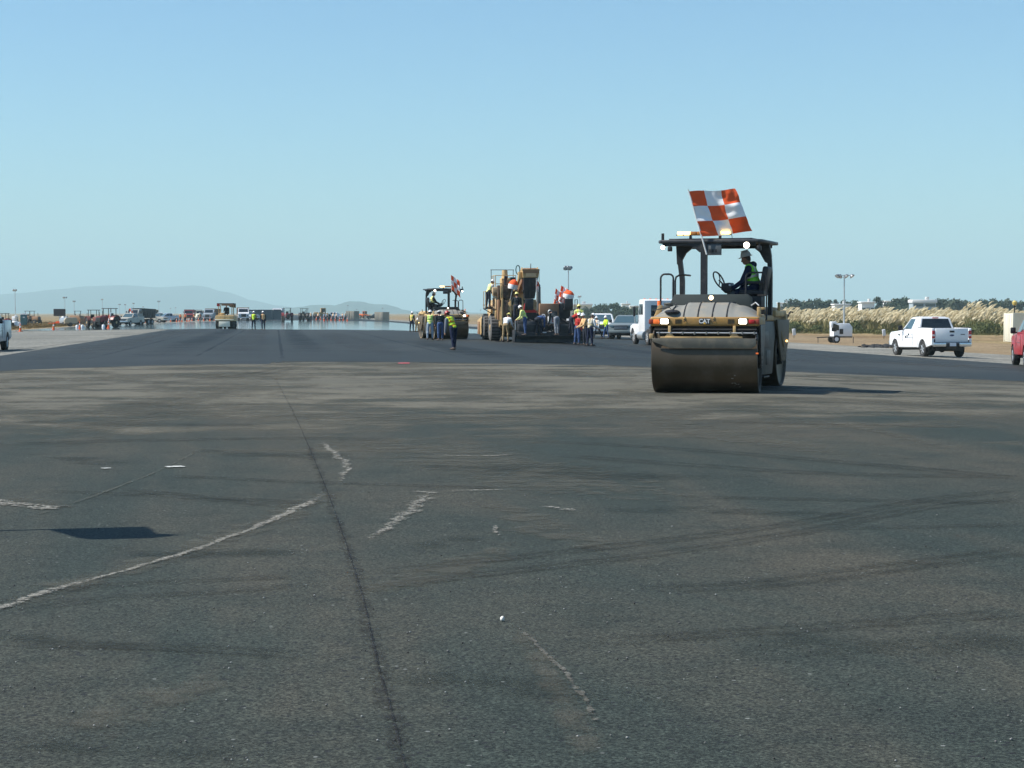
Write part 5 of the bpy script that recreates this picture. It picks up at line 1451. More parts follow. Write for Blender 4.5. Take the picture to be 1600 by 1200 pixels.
# ------------------------------------------------------------------ cones, toilets, board, tanks
def cone(label, loc, h=.9):
    t = thing("traffic_cone", label, "traffic cone", loc, random.uniform(0, 90), "orange traffic cones")
    b = B(); b.box((0, 0, .02), (.42 * h, .42 * h, .04), cone_or if h > .8 else rubber, bev=.01); b.build("base", t)
    b = B(); b.lathe((0, 0, .04), (0, 0, 1), [(0, .16 * h), (.55 * h, .07 * h), (.90 * h, .025 * h), (.92 * h, .01)], cone_or, 16); b.build("cone_body", t)
    b = B(); b.lathe((0, 0, .04), (0, 0, 1), [(.42 * h, .102 * h), (.60 * h, .073 * h)], white_cloth, 16); b.build("reflective_band", t)
    return t
cone0 = cone("orange traffic cone standing nearest the left edge before the portable toilet", GD(32, 215), 1.0)
dup(cone0, GD(84, 236), 20, "orange traffic cone on the pale shoulder left of the message board trailer")
dup(cone0, GD(125, 250), 50, "orange traffic cone before the dark red tractor")
dup(cone0, GD(170, 240), 50, "orange traffic cone at the dark red tractor's front")
k = 0
for px in list(range(226, 300, 5)) + list(range(300, 345, 9)) + list(range(482, 545, 6)):
    D = random.uniform(390, 470)
    dup(cone0, GD(px + random.uniform(-1.5, 1.5), D), random.uniform(0, 90), "small far orange cone in the row left of the canopied roller" if px < 345 else "small far orange cone among the distant crew before the low hills", "far orange cones left" if px < 345 else "far orange cones middle")
def toilet(label, loc, deg):
    t = thing("portable_toilet", label, "portable toilet", loc, deg, "portable toilets")
    b = B(); b.box((0, 0, 1.05), (1.1, 1.1, 1.95), teal_plastic, bev=.03); b.box((0, 0, .06), (1.18, 1.18, .12), black_paint); b.build("cabin", t)
    b = B(); b.prism([(-.60, 2.02), (.60, 2.02), (.50, 2.18), (0, 2.28), (-.50, 2.18)], 'y', -.6, .6, white_paint, .02); b.build("roof", t)
    b = B(); b.box((.02, -.565, 1.02), (.72, .03, 1.75), mat("teal_door", (.05, .14, .16), .5), bev=.01); d = b.build("door", t)
    b = B(); b.box((0, -.585, 1.62), (.34, .012, .2), white_cloth); b.build("door_sign", d)
    b = B(); b.cyl((.42, .42, 2.0), (.42, .42, 2.5), .05, .05, white_paint, 8); b.build("vent_pipe", t)
    return t
wc = toilet("dark teal portable toilet with white roof beside white tanks at far left", GD(37.5, 318), 15)
dup(wc, GD(250.5, 430), 0, "far teal portable toilet in the row of orange cones", scale=.95)
def tank(label, loc, deg):
    t = thing("water_tank", label, "tank", loc, deg, "white tanks")
    b = B(); b.lathe((0, 0, 0), (0, 0, 1), [(0, .44), (.06, .5), (.85, .5), (.98, .42), (1.05, .2), (1.12, .18), (1.13, .1)], white_paint, 20)
    b.build("tank_body", t)
    b = B(); b.cyl((0, 0, 1.1), (0, 0, 1.16), .2, .2, dark_steel, 12); b.build("lid", t)
    return t
tk = tank("white round tank, left of the pair by the portable toilet", GD(23.5, 302), 0)
dup(tk, GD(29, 306), 0, "white round tank touching the portable toilet", scale=.85)
for px, D, lb in ((121, 255, "white tub on the shoulder left of the orange cone"), (129, 258, "white tub on the shoulder right of the orange cone"), (162, 248, "low white tub before the dark red tractor's wheel")): dup(tk, GD(px, D), 0, lb, scale=.42)
mb = thing("message_board", "dark electronic message board on an orange trailer in the dry field", "message board", GD(93.5, 335), 4)
b = B(); b.box((0, 0, 2.35), (2.05, .16, 1.25), board_black, bev=.03); b.box((0, -.02, 2.35), (1.94, .15, 1.14), mat("board_face", (.045, .035, .04), .35)); b.build("display_panel", mb)
b = B(); b.cyl((0, 0, .4), (0, 0, 1.75), .09, .09, alu, 10); b.build("mast", mb)
b = B(); b.box((0, 0, .48), (1.7, 1.2, .12), cone_or); b.prism([(-.9, .5), (.9, .5), (.5, .85), (-.5, .85)], 'y', -.3, .3, cone_or, .03); b.cyl((-.8, 0, .5), (-1.9, 0, .45), .05, .05, cone_or, 8); b.build("trailer", mb)
for s in (-1, 1):
    b = B(); b.lathe((s * .85 - .1, 0, .32), (1, 0, 0), [(0, .2), (0, .29), (.03, .32), (.17, .32), (.2, .29), (.2, .2)], rubber, 16); b.build("wheel", mb)

# ------------------------------------------------------------------ distant machines and trucks on the left
def compressor(label, loc, deg, m):
    t = thing("site_trailer", label, "equipment trailer", loc, deg, "small equipment trailers")
    b = B(); b.prism([(-1.0, .5), (-1.1, 1.0), (-.8, 1.45), (.7, 1.5), (1.0, 1.2), (1.0, .5)], 'y', -.6, .6, m, .05); b.build("housing", t)
    b = B(); b.box((0, 0, .45), (2.3, 1.1, .1), dark_steel); b.cyl((1.0, 0, .45), (2.2, 0, .5), .04, .04, dark_steel, 8); b.build("frame", t)
    for s in (-1, 1):
        b = B(); b.lathe((-.1, s * .65 - .1, .33), (0, 1, 0), [(0, .2), (0, .3), (.03, .33), (.17, .33), (.2, .3), (.2, .2)], rubber, 16); b.build("wheel", t)
    b = B(); b.cyl((-.5, 0, 1.4), (-.5, 0, 1.75), .05, .05, dark_steel, 8); b.build("exhaust", t)
    return t
c0 = compressor("tan equipment trailer right of the message board", GD(111, 312), 20, mat("tan_trailer", (.40, .34, .24), .6))
dup(c0, GD(104, 330), -30, "grey equipment trailer directly right of the message board", swap={MATS["tan_trailer"]: silver_paint})
dup(c0, GD(120, 350), 160, "brown equipment trailer left of the dark red tractor", swap={MATS["tan_trailer"]: brown_paint}, scale=1.2)

def tractor(label, loc, deg, m, canopy=True, name="site_tractor"):
    t = thing(name, label, "tractor", loc, deg)
    b = B(); b.box((0, -.9, 1.15), (.8, 1.7, .75), m, bev=.08); b.box((0, -1.8, 1.05), (.7, .12, .6), dark_steel, bev=.02); b.build("hood", t)
    b = B(); b.box((0, .4, .85), (.7, 2.2, .4), dark_steel, bev=.04); b.box((0, -1.2, .6), (.5, .9, .3), dark_steel); b.build("chassis", t)
    for s in (-1, 1):
        machine_wheel(t, s * .85, .75, .72, .42, s, rubber); machine_wheel(t, s * .75, -1.2, .46, .28, s, rubber)
        b = B(); b.prism(arc(.75, .72, .95, 20, 160) + arc(.75, .72, .86, 160, 20), 'x', s * .85 - .25, s * .85 + .25, m); b.build("fender", t)
    b = B(); b.box((0, .9, 1.35), (.5, .5, .12), black_paint, bev=.03); b.box((0, 1.12, 1.65), (.5, .1, .5), black_paint, bev=.03); b.build("seat", t)
    if canopy:
        b = B()
        for x in (-.6, .6):
            for y in (.1, 1.2): b.box((x, y, 1.75), (.07, .07, 1.5), black_paint)
        b.box((0, .65, 2.52), (1.5, 1.5, .08), black_paint, bev=.02); b.build("canopy", t)
    b = B(); b.cyl((.25, -1.2, 1.5), (.25, -1.2, 2.2), .04, .04, dark_steel, 8); b.build("exhaust", t)
    return t
tr0 = tractor("dark red tractor on the pavement edge with a flag at its side", GD(167, 250), -25, maroon)
dup(tr0, GD(149, 262), 30, "dark red tractor left of a taller red one, partly behind it", swap={maroon: mat("rust_red", (.16, .05, .04), .6)}, scale=.95)
flag("small orange and white flag leaning on the dark red tractor", GD(171.5, 246), 0, pole=((0, 0, .6), (.25, 0, 2.2)), hang=((.1, 0, 1.2), (.24, 0, 2.1)), fly=(-.5, .1, -.6), w=.6, sag=.2, amp=.05, n=2)
dup(tr0, GD(449.5, 360), 10, "far maroon tractor right of a white box truck on the hazy runway", scale=1.0)
dup(tr0, GD(477, 400), 170, "far dark tractor amid the hazy crew at the runway's vanishing point", swap={maroon: dark_steel})
dup(tr0, GD(51, 420), 60, "dark tractor in the dry field behind the portable toilet", swap={maroon: brown_paint}, scale=1.15)
dup(tr0, GD(127, 430), 100, "brown tractor in the dry field behind the equipment trailers", swap={maroon: tan_yellow}, scale=1.1)
dup(tr0, GD(9, 300), 40, "red tractor behind the silver pickup at the left edge", swap={maroon: red_cloth}, scale=.9)

def dump_truck(label, loc, deg, cabm, bedm):
    t = thing("dump_truck", label, "dump truck", loc, deg, "far dump trucks")
    b = B(); b.prism([(-3.3, .6), (-3.35, 1.5), (-2.2, 1.75), (-1.85, 2.55), (-.6, 2.6), (-.6, .6)], 'x', -1.1, 1.1, cabm, .06, 3); cb = b.build("cab", t)
    b = B(); b.hexa([(-.95, -2.20, 1.80), (.95, -2.20, 1.80), (.95, -2.10, 1.80), (-.95, -2.10, 1.80), (-.9, -1.90, 2.45), (.9, -1.90, 2.45), (.9, -1.80, 2.45), (-.9, -1.80, 2.45)], glass_dark); b.build("windshield", cb)
    for s in (-1, 1):
        b = B(); b.box((s * 1.105, -1.25, 2.1), (.02, .8, .5), glass_dark); b.build("side_window", cb)
        b = B(); b.box((s * .8, -3.36, 1.05), (.3, .06, .2), lamp_warm if False else glass_blue, bev=.02); b.build("headlight", t)
        b = B(); b.box((s * 1.3, -1.9, 2.1), (.14, .1, .4), black_paint); b.build("side_mirror", t)
        for y in (-2.5, 1.2, 2.4): wheel_parts(t, s * .95, y, .5, .34, s, rubber, alu, 6)
    b = B(); b.box((0, -3.37, 1.1), (1.0, .05, .6), dark_steel, bev=.02); b.build("grille", t)
    b = B(); b.hexa([(-1.1, -.4, 1.1), (1.1, -.4, 1.1), (1.1, 3.3, 1.1), (-1.1, 3.3, 1.1), (-1.25, -.9, 2.75), (1.25, -.9, 2.75), (1.25, 3.4, 2.6), (-1.25, 3.4, 2.6)], bedm)
    for y in (0, .8, 1.6, 2.4): 
        for s in (-1, 1): b.box((s * 1.2, y, 1.9), (.08, .1, 1.5), bedm)
    b.build("dump_bed", t)
    b = B(); b.box((0, .2, .8), (.9, 6.4, .25), dark_steel); b.build("chassis", t)
    return t
dt = dump_truck("black-bedded dump truck behind a pale pickup near the left light towers", GD(218, 322), -20, grey_paint, black_paint)
flag("red and white flag on the black dump truck, leaning left", PD(209, 489.5, 318), 0, pole=((0, 0, -.5), (-.25, 0, 1.0)), hang=((-.05, 0, 0), (-.22, 0, .95)), fly=(-.7, .1, -.2), w=.6, sag=.3, amp=.06, n=2)
pk2, _ = pickup("dull tan pickup facing the camera before the black dump truck", GD(204, 300), -14, mat("dull_tan_paint", (.42, .40, .34), .4))
dup(dt, GD(296.5, 470), 4, "far dull red dump truck among orange cones", swap={grey_paint: maroon, black_paint: maroon})
dup(dt, GD(331, 430), -8, "far grey dump truck just left of the canopied roller", swap={grey_paint: silver_paint, black_paint: brown_paint})
dup(dt, GD(380, 400), 10, "far brown dump truck right of the canopied roller", swap={grey_paint: white_paint, black_paint: brown_paint})
dup(dt, GD(434.5, 460), 2, "far white dump truck facing the camera on the hazy runway", swap={grey_paint: white_paint, black_paint: white_paint})
dup(dt, GD(308, 520), 30, "far pale dump truck between the red truck and the grey truck", swap={grey_paint: cream_paint, black_paint: dark_steel})
dup(pk2, GD(240, 390), 70, "far tan pickup side-on among the orange cones")
dup(pk2, GD(262, 420), -60, "far silver pickup right of the green portable toilet", swap={MATS["dull_tan_paint"]: silver_paint})
dup(pk2, GD(318, 480), 20, "far dark pickup left of the grey dump truck", swap={MATS["dull_tan_paint"]: dark_steel})
dup(pk2, GD(389, 420), 40, "far silver pickup right of the brown dump truck", swap={MATS["dull_tan_paint"]: silver_paint})
dup(pk2, GD(523, 470), 80, "far silver pickup side-on behind the hazy crew", swap={MATS["dull_tan_paint"]: silver_paint})
dup(pk2, GD(586, 640), -80, "far dark pickup right of the orange loader", swap={MATS["dull_tan_paint"]: dark_steel})

# canopied pneumatic roller
cr_ = thing("canopied_roller", "canopied tyre roller with pale lower panel on the shimmering runway at left", "road roller", GD(354, 200) + V((0, 0, .012)), 2)
b = B(); b.prism([(-.95, .75), (-.95, 1.25), (-.80, 1.35), (.80, 1.35), (.95, 1.25), (.95, .75)], 'y', -1.8, 1.8, tan_yellow, .04); b.box((-.35, -.3, 1.45), (.5, 1.2, .3), tan_yellow, bev=.05); b.build("body", cr_)
b = B(); b.box((0, -1.85, .45), (1.15, .14, .56), cream_paint, bev=.03); b.box((0, -1.86, .88), (1.9, .12, .10), cream_paint, bev=.02); b.build("front_panel", cr_)
for x in (-.78, -.40, 0, .40, .78):
    b = B(); b.lathe((x - .16, -1.25, .42), (1, 0, 0), [(0, .25), (0, .36), (.05, .42), (.27, .42), (.32, .36), (.32, .25)], rubber, 20); b.build("wheel", cr_)
for x in (-.75, -.28, .28, .75):
    b = B(); b.lathe((x - .16, 1.25, .42), (1, 0, 0), [(0, .25), (0, .36), (.05, .42), (.27, .42), (.32, .36), (.32, .25)], rubber, 20); b.build("wheel", cr_)
for x in (-.72, .66):
    for y in (-.75, .85):
        b = B(); b.box((x, y, 1.90), (.08, .08, 1.15), tan_yellow); b.build("canopy_post", cr_)
b = B(); b.box((.0, .05, 2.55), (1.75, 2.0, .10), board_black, bev=.02); b.prism([(-.1, 2.50), (.88, 2.50), (.88, 2.12), (.3, 2.2)], 'y', .9, .96, brown_paint); b.box((-.72, -.98, 2.42), (.3, .04, .28), red_cloth); b.box((.2, -.97, 2.44), (1.2, .05, .2), brown_paint); b.build("canopy", cr_)
b = B(); b.box((.0, .3, 1.55), (.5, .5, .14), black_paint, bev=.03); b.box((0, .55, 1.85), (.5, .12, .55), black_paint, bev=.04); b.build("seat", cr_)
p = on(cr_, 2, 0, .28); person("driver in dark clothes sitting under the canopied tyre roller's roof", (p.x, p.y, 0), 2, dict(lean=8, hipL=82, kneeL=80, hipR=78, kneeR=80, shL=45, elL=25, shR=45, elR=25, h=.53), None, (), dark_cloth, dark_cloth, hat_white, vox=.02, z=cr_.location.z + 1.13)

def loader(label, loc, deg, m):
    t = thing("wheel_loader", label, "loader", loc, deg)
    b = B(); b.box((0, 1.3, 1.35), (1.4, 2.0, 1.0), m, bev=.08); b.box((0, -.8, 1.0), (.9, 1.6, .5), m, bev=.05); b.build("body", t)
    b = B(); b.box((0, .0, 2.1), (1.3, 1.2, 1.5), m, bev=.06); cb = b.build("cab", t)
    b = B(); b.box((0, -.615, 2.25), (1.1, .03, 1.0), glass_dark); b.box((-.665, 0, 2.25), (.03, .95, 1.0), glass_dark); b.box((.665, 0, 2.25), (.03, .95, 1.0), glass_dark); b.build("window", cb)
    for s in (-1, 1):
        for y in (-1.3, 1.4): machine_wheel(t, s * .95, y, .68, .48, s, rubber)
        b = B(); b.tube([(s * .4, -.5, 1.6), (s * .4, -1.7, 1.3), (s * .4, -2.4, .7)], .09, m, 8); b.build("lift_arm", t)
    b = B(); b.prism([(-2.4, .15), (-3.3, .15), (-3.3, .22), (-2.65, .5), (-2.5, 1.2), (-2.35, 1.2)], 'x', -1.25, 1.25, dark_steel, .02); b.build("bucket", t)
    return t
ld = loader("far orange wheel loader side-on before the low blue hills", GD(570, 720), 50, mat("loader_orange", (.62, .13, .03), .5))
dup(ld, GD(243, 460), -60, "far yellow loader among the cones behind the green portable toilet", swap={MATS["loader_orange"]: tan_yellow})
dup(ld, GD(505, 470), 100, "far dull yellow loader behind the hazy crew in the middle", swap={MATS["loader_orange"]: tan_yellow})
def container(label, loc, deg, m, L=6.0):
    t = thing("shipping_container", label, "container", loc, deg, "storage containers")
    b = B()
    b.box((0, 0, 1.3), (L - .12, 2.36, 2.5), m)
    for k in range(int(L / .28)):
        x = -L / 2 + .2 + k * .28
        for s in (-1, 1): b.box((x, s * 1.185, 1.3), (.12, .05, 2.3), m)
    for x in (-1, 1):
        for y in (-1, 1): b.box((x * (L / 2 - .08), y * 1.14, 1.3), (.16, .16, 2.6), m, bev=.01)
    for s in (-1, 1):
        b.box((0, s * 1.17, 2.54), (L - .3, .1, .13), m); b.box((0, s * 1.17, .1), (L - .3, .1, .18), m)
    b.build("container_body", t)
    b = B(); 
    for y in (-.58, .58): b.box((-L / 2 + .045, y, 1.32), (.05, 1.08, 2.3), m, bev=.01)
    for y in (-.85, -.3, .3, .85): b.cyl((-L / 2 - .0, y, .2), (-L / 2 - .0, y, 2.45), .02, .02, alu, 6)
    b.build("door", t)
    return t
ct = container("cream shipping container behind the red pickup at the right edge", GD(1626, 172), 4, cream_paint, 6.0)
dup(ct, GD(597, 480), 74, "far tan container at the right end of the hazy equipment row", swap={cream_paint: mat("tan_container", (.42, .36, .27), .7)}, scale=.85)
dup(ct, GD(551, 500), 80, "far pale container left of the orange loader", swap={cream_paint: mat("tan_container", (.4, .3, .2))}, scale=.9)
dup(ct, GD(408, 440), 2, "far dark slate container behind the orange-vested worker", swap={cream_paint: mat("slate_container", (.10, .125, .135), .7)}, scale=.9)
dup(ct, GD(425, 455), 2, "far dark slate container left of the white dump truck", swap={cream_paint: mat("slate_container", (.10, .125, .135), .7)}, scale=.85)

# far crews: a few tiny figures, one pose each, copies with their own clothes
w0, _ = person("far hazy worker in white among orange cones before the low hills", GD(486, 390), 180, STAND, hv_tan, (), white_cloth, dark_trousers, hat_white, vox=.022)
w0["group"] = "far hazy crew"
for px in (492, 499, 506, 513, 519, 527, 534, 541): dup(w0, GD(px + random.uniform(-2, 2), random.uniform(370, 450)), random.uniform(90, 270), "far hazy worker in white among orange cones before the low hills", "far hazy crew")
w0["label"] = "far hazy worker in white among orange cones before the low hills"
for px in (229, 236, 270, 282, 290, 303, 313, 322): dup(w0, GD(px, random.uniform(380, 440)), random.uniform(90, 270), "far small worker among the orange cones left of the canopied roller", "far crew among left cones", swap={white_cloth: hv_tan, hv_tan: stripe_or})
# white panels, pebble, lamp post
def marker(label, loc, deg, lean):
    t = thing("edge_marker", label, "marker", loc, deg, "white edge markers")
    b = B(); b.box((0, 0, .62), (.34, .10, .66), white_cloth, (0, R(lean), 0), bev=.04, seg=3); b.build("panel", t)
    b = B(); b.cyl((0, 0, 0), (0, 0, .4), .03, .03, dark_steel, 8); b.build("post", t)
    return t
mk0 = marker("white edge marker just right of the nearest roller's rear drum", GD(1240.5, 190), 8, -8)
dup(mk0, GD(1381, 192), 6, "white edge marker just left of the white pickup")
dup(mk0, GD(1570, 215), 0, "white edge marker left of the cream container", scale=.7)
dup(mk0, GD(1231, 200), 30, "white edge marker touching the nearest roller's outline", scale=.75)
lp = thing("lamp_post", "short dark lamp post with a yellow head above the cream container", "lamp post", GD(1584.5, 205), 0)
b = B(); b.cyl((0, 0, 0), (0, 0, 3.4), .08, .07, black_paint, 10); b.build("post", lp)
b = B(); b.lathe((0, 0, 3.4), (0, 0, 1), [(0, .12), (.1, .22), (.35, .26), (.42, .2), (.55, .05)], mat("yellow_lamp", (.55, .42, .12), .5), 14); b.build("lamp_head", lp)
pp = G(785, 975)
b = B(); b.ball((0, 0, .012), (.012, .014, .013), mat("pale_stone", (.62, .60, .56), .8), 10, 8)
for v in b.bm.verts: v.co += V((mnoise.noise(v.co * 60), mnoise.noise(v.co * 60 + V((5, 0, 0))), 0)) * .006
st = tag(b.build("pebble", None, 60, (pp.x, pp.y, .009)), "single pale pebble lying on the near asphalt", "stone")
gm = mat("gravel_grey", (.13, .13, .125), .85)
random.seed(11)
b = B()
for _ in range(420):
    px, py = random.uniform(-20, 1620), random.uniform(770, 1200) ** 1
    q = G(px, py); r = random.uniform(.002, .006)
    rr = bmesh.ops.create_icosphere(b.bm, subdivisions=1, radius=r)
    mm = random.choice([gm, gm, gm, mat("gravel_dark", (.03, .03, .03), .8), mat("gravel_dark", (0, 0, 0)), mat("gravel_pale", (.26, .26, .25))])
    for v in rr['verts']: v.co = V((v.co.x * random.uniform(.8, 1.3) + q.x, v.co.y + q.y, v.co.z * .8 + r * .5 + .009))
    b._paint(set(f for v in rr['verts'] for f in v.link_faces), mm)
go = b.build("loose_grit", None, 60); go["kind"] = "stuff"; go["label"] = "loose grit scattered on the near asphalt"
random.seed(12)
b = B()
for _ in range(130):
    q = G(random.gauss(1372, 16), random.uniform(539.5, 543.5)); r = random.uniform(.05, .16)
    rr = bmesh.ops.create_icosphere(b.bm, subdivisions=1, radius=r)
    for v in rr['verts']: v.co = V((v.co.x * 1.3 + q.x, v.co.y + q.y, v.co.z * .7 + r * .3 + q.z))
    b._paint(set(f for v in rr['verts'] for f in v.link_faces), mat("asphalt_lump", (.025, .025, .027), .85))
ao = b.build("asphalt_crumbs", None, 60); ao["kind"] = "stuff"; ao["label"] = "black asphalt crumbs heaped beside the white pickup"

# a flag outside the frame whose shadow falls on the near asphalt
sx = sin(SUN_ROT) / tan(SUN_EL); sy = cos(SUN_ROT) / tan(SUN_EL)
def caster(px, py, h):
    q = G(px, py); return V((q.x + sx * h, q.y + sy * h, h))
f0, f1 = caster(75, 829, 3.0), caster(228, 826, 3.75)
base = V((f0.x, f0.y, 0)) 
root = thing("marker_flag", "orange flag on a white weighted pole, casting the shadow on the near asphalt", "flag", base, 0)
M_ = root.matrix_basis.copy(); inv = M4.Rotation(YAW, 3, 'Z')
def lo(pv): return inv @ (pv - base)
a0, a1 = lo(caster(72, 829.5, 2.75)), lo(caster(228, 825.5, 3.7))
b = B(); b.cyl((a0.x - (a1.x - a0.x) * 2.9, a0.y - (a1.y - a0.y) * 2.9, 0.05), a1, .034, .026, white_paint, 10); b.build("pole", root)
b = B(); b.lathe((a0.x - (a1.x - a0.x) * 2.9, a0.y - (a1.y - a0.y) * 2.9, 0.0), (0, 0, 1), [(0, .3), (.08, .3), (.14, .2), (.16, .05)], rubber, 20); b.build("base", root)
cs = [a0, lo(caster(98, 836.5, 2.7)), lo(caster(118, 842.5, 2.65)), lo(caster(122, 841.5, 2.65)), lo(caster(142, 845.5, 2.6)), lo(caster(165, 844, 2.7)), lo(caster(185, 844.5, 2.8)), lo(caster(238, 843, 3.0)), lo(caster(284, 838.0, 3.35)), lo(caster(262, 836.8, 3.4)), lo(caster(245, 836.5, 3.45)), lo(caster(238, 830, 3.6)), a1]
bm = bmesh.new(); bm.faces.new([bm.verts.new(c) for c in cs]); bmesh.ops.triangulate(bm, faces=bm.faces[:])
me = bpy.data.meshes.new("cloth"); bm.to_mesh(me); bm.free(); me.materials.append(flag_red); o = bpy.data.objects.new("cloth", me); COL.objects.link(o); o.parent = root
# ------------------------------------------------------------------ far vegetation, buildings, hills
def leafmat(name, c0, c1, rough=.8):
    m = bpy.data.materials.new(name); m.use_nodes = True
    n, l = m.node_tree.nodes, m.node_tree.links
    b = n["Principled BSDF"]; b.inputs["Roughness"].default_value = rough; b.inputs["Specular IOR Level"].default_value = .2
    g = n.new("ShaderNodeNewGeometry"); mx = n.new("ShaderNodeMix"); mx.data_type = 'RGBA'
    mx.inputs[6].default_value = (*c0, 1); mx.inputs[7].default_value = (*c1, 1)
    l.new(g.outputs["Random Per Island"], mx.inputs[0]); l.new(mx.outputs[2], b.inputs["Base Color"])
    return m
leaf_a = leafmat("dark_evergreen_leaves", (.028, .045, .025), (.055, .08, .04))
leaf_b = leafmat("grey_green_leaves", (.05, .065, .04), (.085, .10, .06))
bark = mat("bark", (.08, .06, .045), .9)
hp_m = leafmat("plume_cream", (.46, .37, .21), (.80, .71, .50), .9)
bl_m = leafmat("pampas_blades", (.16, .16, .06), (.36, .31, .15), .8)
dg_m = leafmat("low_green_weeds", (.10, .115, .045), (.25, .235, .10), .85)

def leaves(bm, pts, size, mi):
    for p in pts:
        s = size * random.uniform(.6, 1.35)
        d = V((random.gauss(0, 1), random.gauss(0, 1), random.gauss(0, 1))).normalized()
        u = d.orthogonal().normalized() * s; v = d.cross(u).normalized() * s * random.uniform(.45, .8)
        f = bm.faces.new([bm.verts.new(p + x) for x in (-u, v * .8 - u * .2, u, -v)]); f.material_index = mi

def tree(label, px, top, wpx, D, m, kind="round", group="trees on the far skyline"):
    loc = GD(px, D); s = D / FPX
    H = CAM_H - loc.z + (HORIZON - top) * s; W = wpx * s
    t = thing("tree", label, "tree", loc, 0, group)
    b = B(); b.tube([(0, 0, -.2), (.1, 0, H * .25), (-.05, .1, H * .55), (0, 0, H * .8)], [H * .035, H * .026, H * .016, H * .006], bark, 8)
    for k in range(5):
        a = random.uniform(0, 2 * pi); z = H * random.uniform(.25, .5)
        b.tube([(0, 0, z), (cos(a) * W * .18, sin(a) * W * .18, z + H * .12), (cos(a) * W * .32, sin(a) * W * .32, z + H * .25)], [H * .014, H * .009, H * .004], bark, 6)
    b.build("trunk", t)
    bm = bmesh.new(); pts = []
    nb = 16 if kind == "round" else 12
    lobes = []
    for k in range(nb):
        if kind == "round":
            a = random.uniform(0, 2 * pi); rr = random.uniform(0, .40) * W; z = H * random.uniform(.16, .84)
            rad = random.uniform(.15, .24) * min(W, H * 1.3) * (1.1 - .5 * max(0, z / H - .5))
            rr *= 1 - .6 * max(0, z / H - .55)
        else:
            a = random.uniform(0, 2 * pi); z = H * (.12 + .80 * k / nb); rr = W * .22 * random.uniform(.2, 1); rad = W * random.uniform(.22, .34) * (1.15 - .5 * z / H)
        lobes.append((V((cos(a) * rr, sin(a) * rr, min(z, H - rad * .8))), rad))
    per = int(2400 / nb)
    for c, rad in lobes:
        for _ in range(per):
            d = V((random.gauss(0, 1), random.gauss(0, 1), random.gauss(0, .8))).normalized()
            pts.append(c + d * rad * (random.random() ** .45) * random.uniform(.8, 1.15))
    leaves(bm, pts, min(W, H) * .050 + .10, 0)
    me = bpy.data.meshes.new("crown"); bm.to_mesh(me); bm.free(); me.materials.append(m)
    o = bpy.data.objects.new("crown", me); COL.objects.link(o); o.parent = t
    return t
random.seed(21)
TR = [(914, 481, 30, 900, "low spreading tree beneath the long cream roof"), (936, 475, 26, 850, "round tree right of the long cream roof"), (947, 477, 20, 880, "small round tree behind the white pickup's windshield"), (961, 474, 20, 840, "tall round tree above the grey-green suv"),
      (978, 480, 22, 860, "low tree left of the white truck tractor"), (995, 481, 24, 900, "low tree behind the white truck tractor"), (1228, 474, 20, 900, "small tree just right of the nearest roller"), (1247, 467, 30, 850, "broad round tree first right of the nearest roller"),
      (1266, 467, 24, 880, "round tree overlapping the broad first one"), (1287, 469, 28, 840, "dark tree left of the light tower mast"), (1305, 467, 12, 900, "narrow tree touching the light tower mast"), (1322, 468, 20, 950, "pale tree right of the light tower mast"),
      (1338, 472, 30, 840, "low wide tree between two white buildings"), (1373, 463.5, 15, 820, "tallest narrow tree right of the big white building"), (1393, 467, 26, 870, "round tree above the white pickup's hood"), (1411, 465, 30, 850, "large dark tree left of the windowed office building"),
      (1425, 470, 20, 830, "small tree in front of the office's left end"), (1471, 468, 26, 860, "round tree at the office's right end"), (1492, 466.5, 28, 850, "large tree right of the office building"), (1512, 470, 22, 880, "mid tree over the tallest plumes"),
      (1534, 467, 26, 860, "round tree behind the tallest plumes"), (1554, 467.5, 26, 850, "dark tree two left of the lamp post"), (1573, 466, 24, 870, "dark tree directly left of the lamp post"), (1594, 471, 24, 880, "tree behind the cream container"), (1618, 469, 30, 860, "tree beyond the right edge above the red pickup")]
for i, (px, top, wd, D, lb) in enumerate(TR):
    tree(lb, px, top - 1.2, wd * 1.3, D, leaf_b if i % 4 == 2 else leaf_a, "tall" if wd < 16 else "round")
for i, px in enumerate(range(905, 1000, 16)): tree("low shrubby tree in the hazy hedge left of the nearest roller", px, 484 + (i % 3), 22, 780 + 15 * (i % 4), leaf_a, group="hedge trees left of the nearest roller")
for i, px in enumerate(range(1222, 1640, 15)): tree("low shrubby tree in the hedge behind the pampas grass", px, 482.5 + (i * 7 % 4), 24, 760 + 12 * (i % 5), leaf_b if i % 5 == 1 else leaf_a, group="hedge trees behind the pampas grass")

def building(label, px0, px1, top, D, m, rows=0, roofm=None, roofh=.5, cols=5, group=None):
    loc = GD((px0 + px1) / 2, D); s = D / FPX
    H = CAM_H - loc.z + (HORIZON - top) * s; W = (px1 - px0) * s; dp = max(8, W * .5)
    t = thing("building", label, "building", loc, 0)
    b = B(); b.box((0, dp / 2, H / 2), (W, dp, H), m); wl = b.build("walls", t)
    b = B(); b.box((0, dp / 2 - .2, H + roofh / 2 - .05), (W + .8, dp + .8, roofh), roofm or m, bev=.1); b.build("roof", t)
    for r in range(rows):
        z = H * (.45 + .4 * r / max(rows - 1, 1)) if rows > 1 else H * .62
        for c in range(cols):
            q = B(); x = -W / 2 + W * (c + .5) / cols
            q.box((x, -.03, z), (W / cols * .82, .10, H * .16), glass_dark); w_ = q.build("window", t)
            q = B(); q.box((x, -.09, z - H * .09), (W / cols * .86, .12, H * .02), m); q.build("sill", w_)
    q = B(); q.box((W * .2, dp * .5, H + roofh + .5), (W * .12, 3, 1.2), mat("roof_unit", (.45, .45, .44), .6), bev=.05); q.build("roof_unit", t)
    return t
wb = mat("white_wall", (.78, .78, .76), .8, vary=.03)
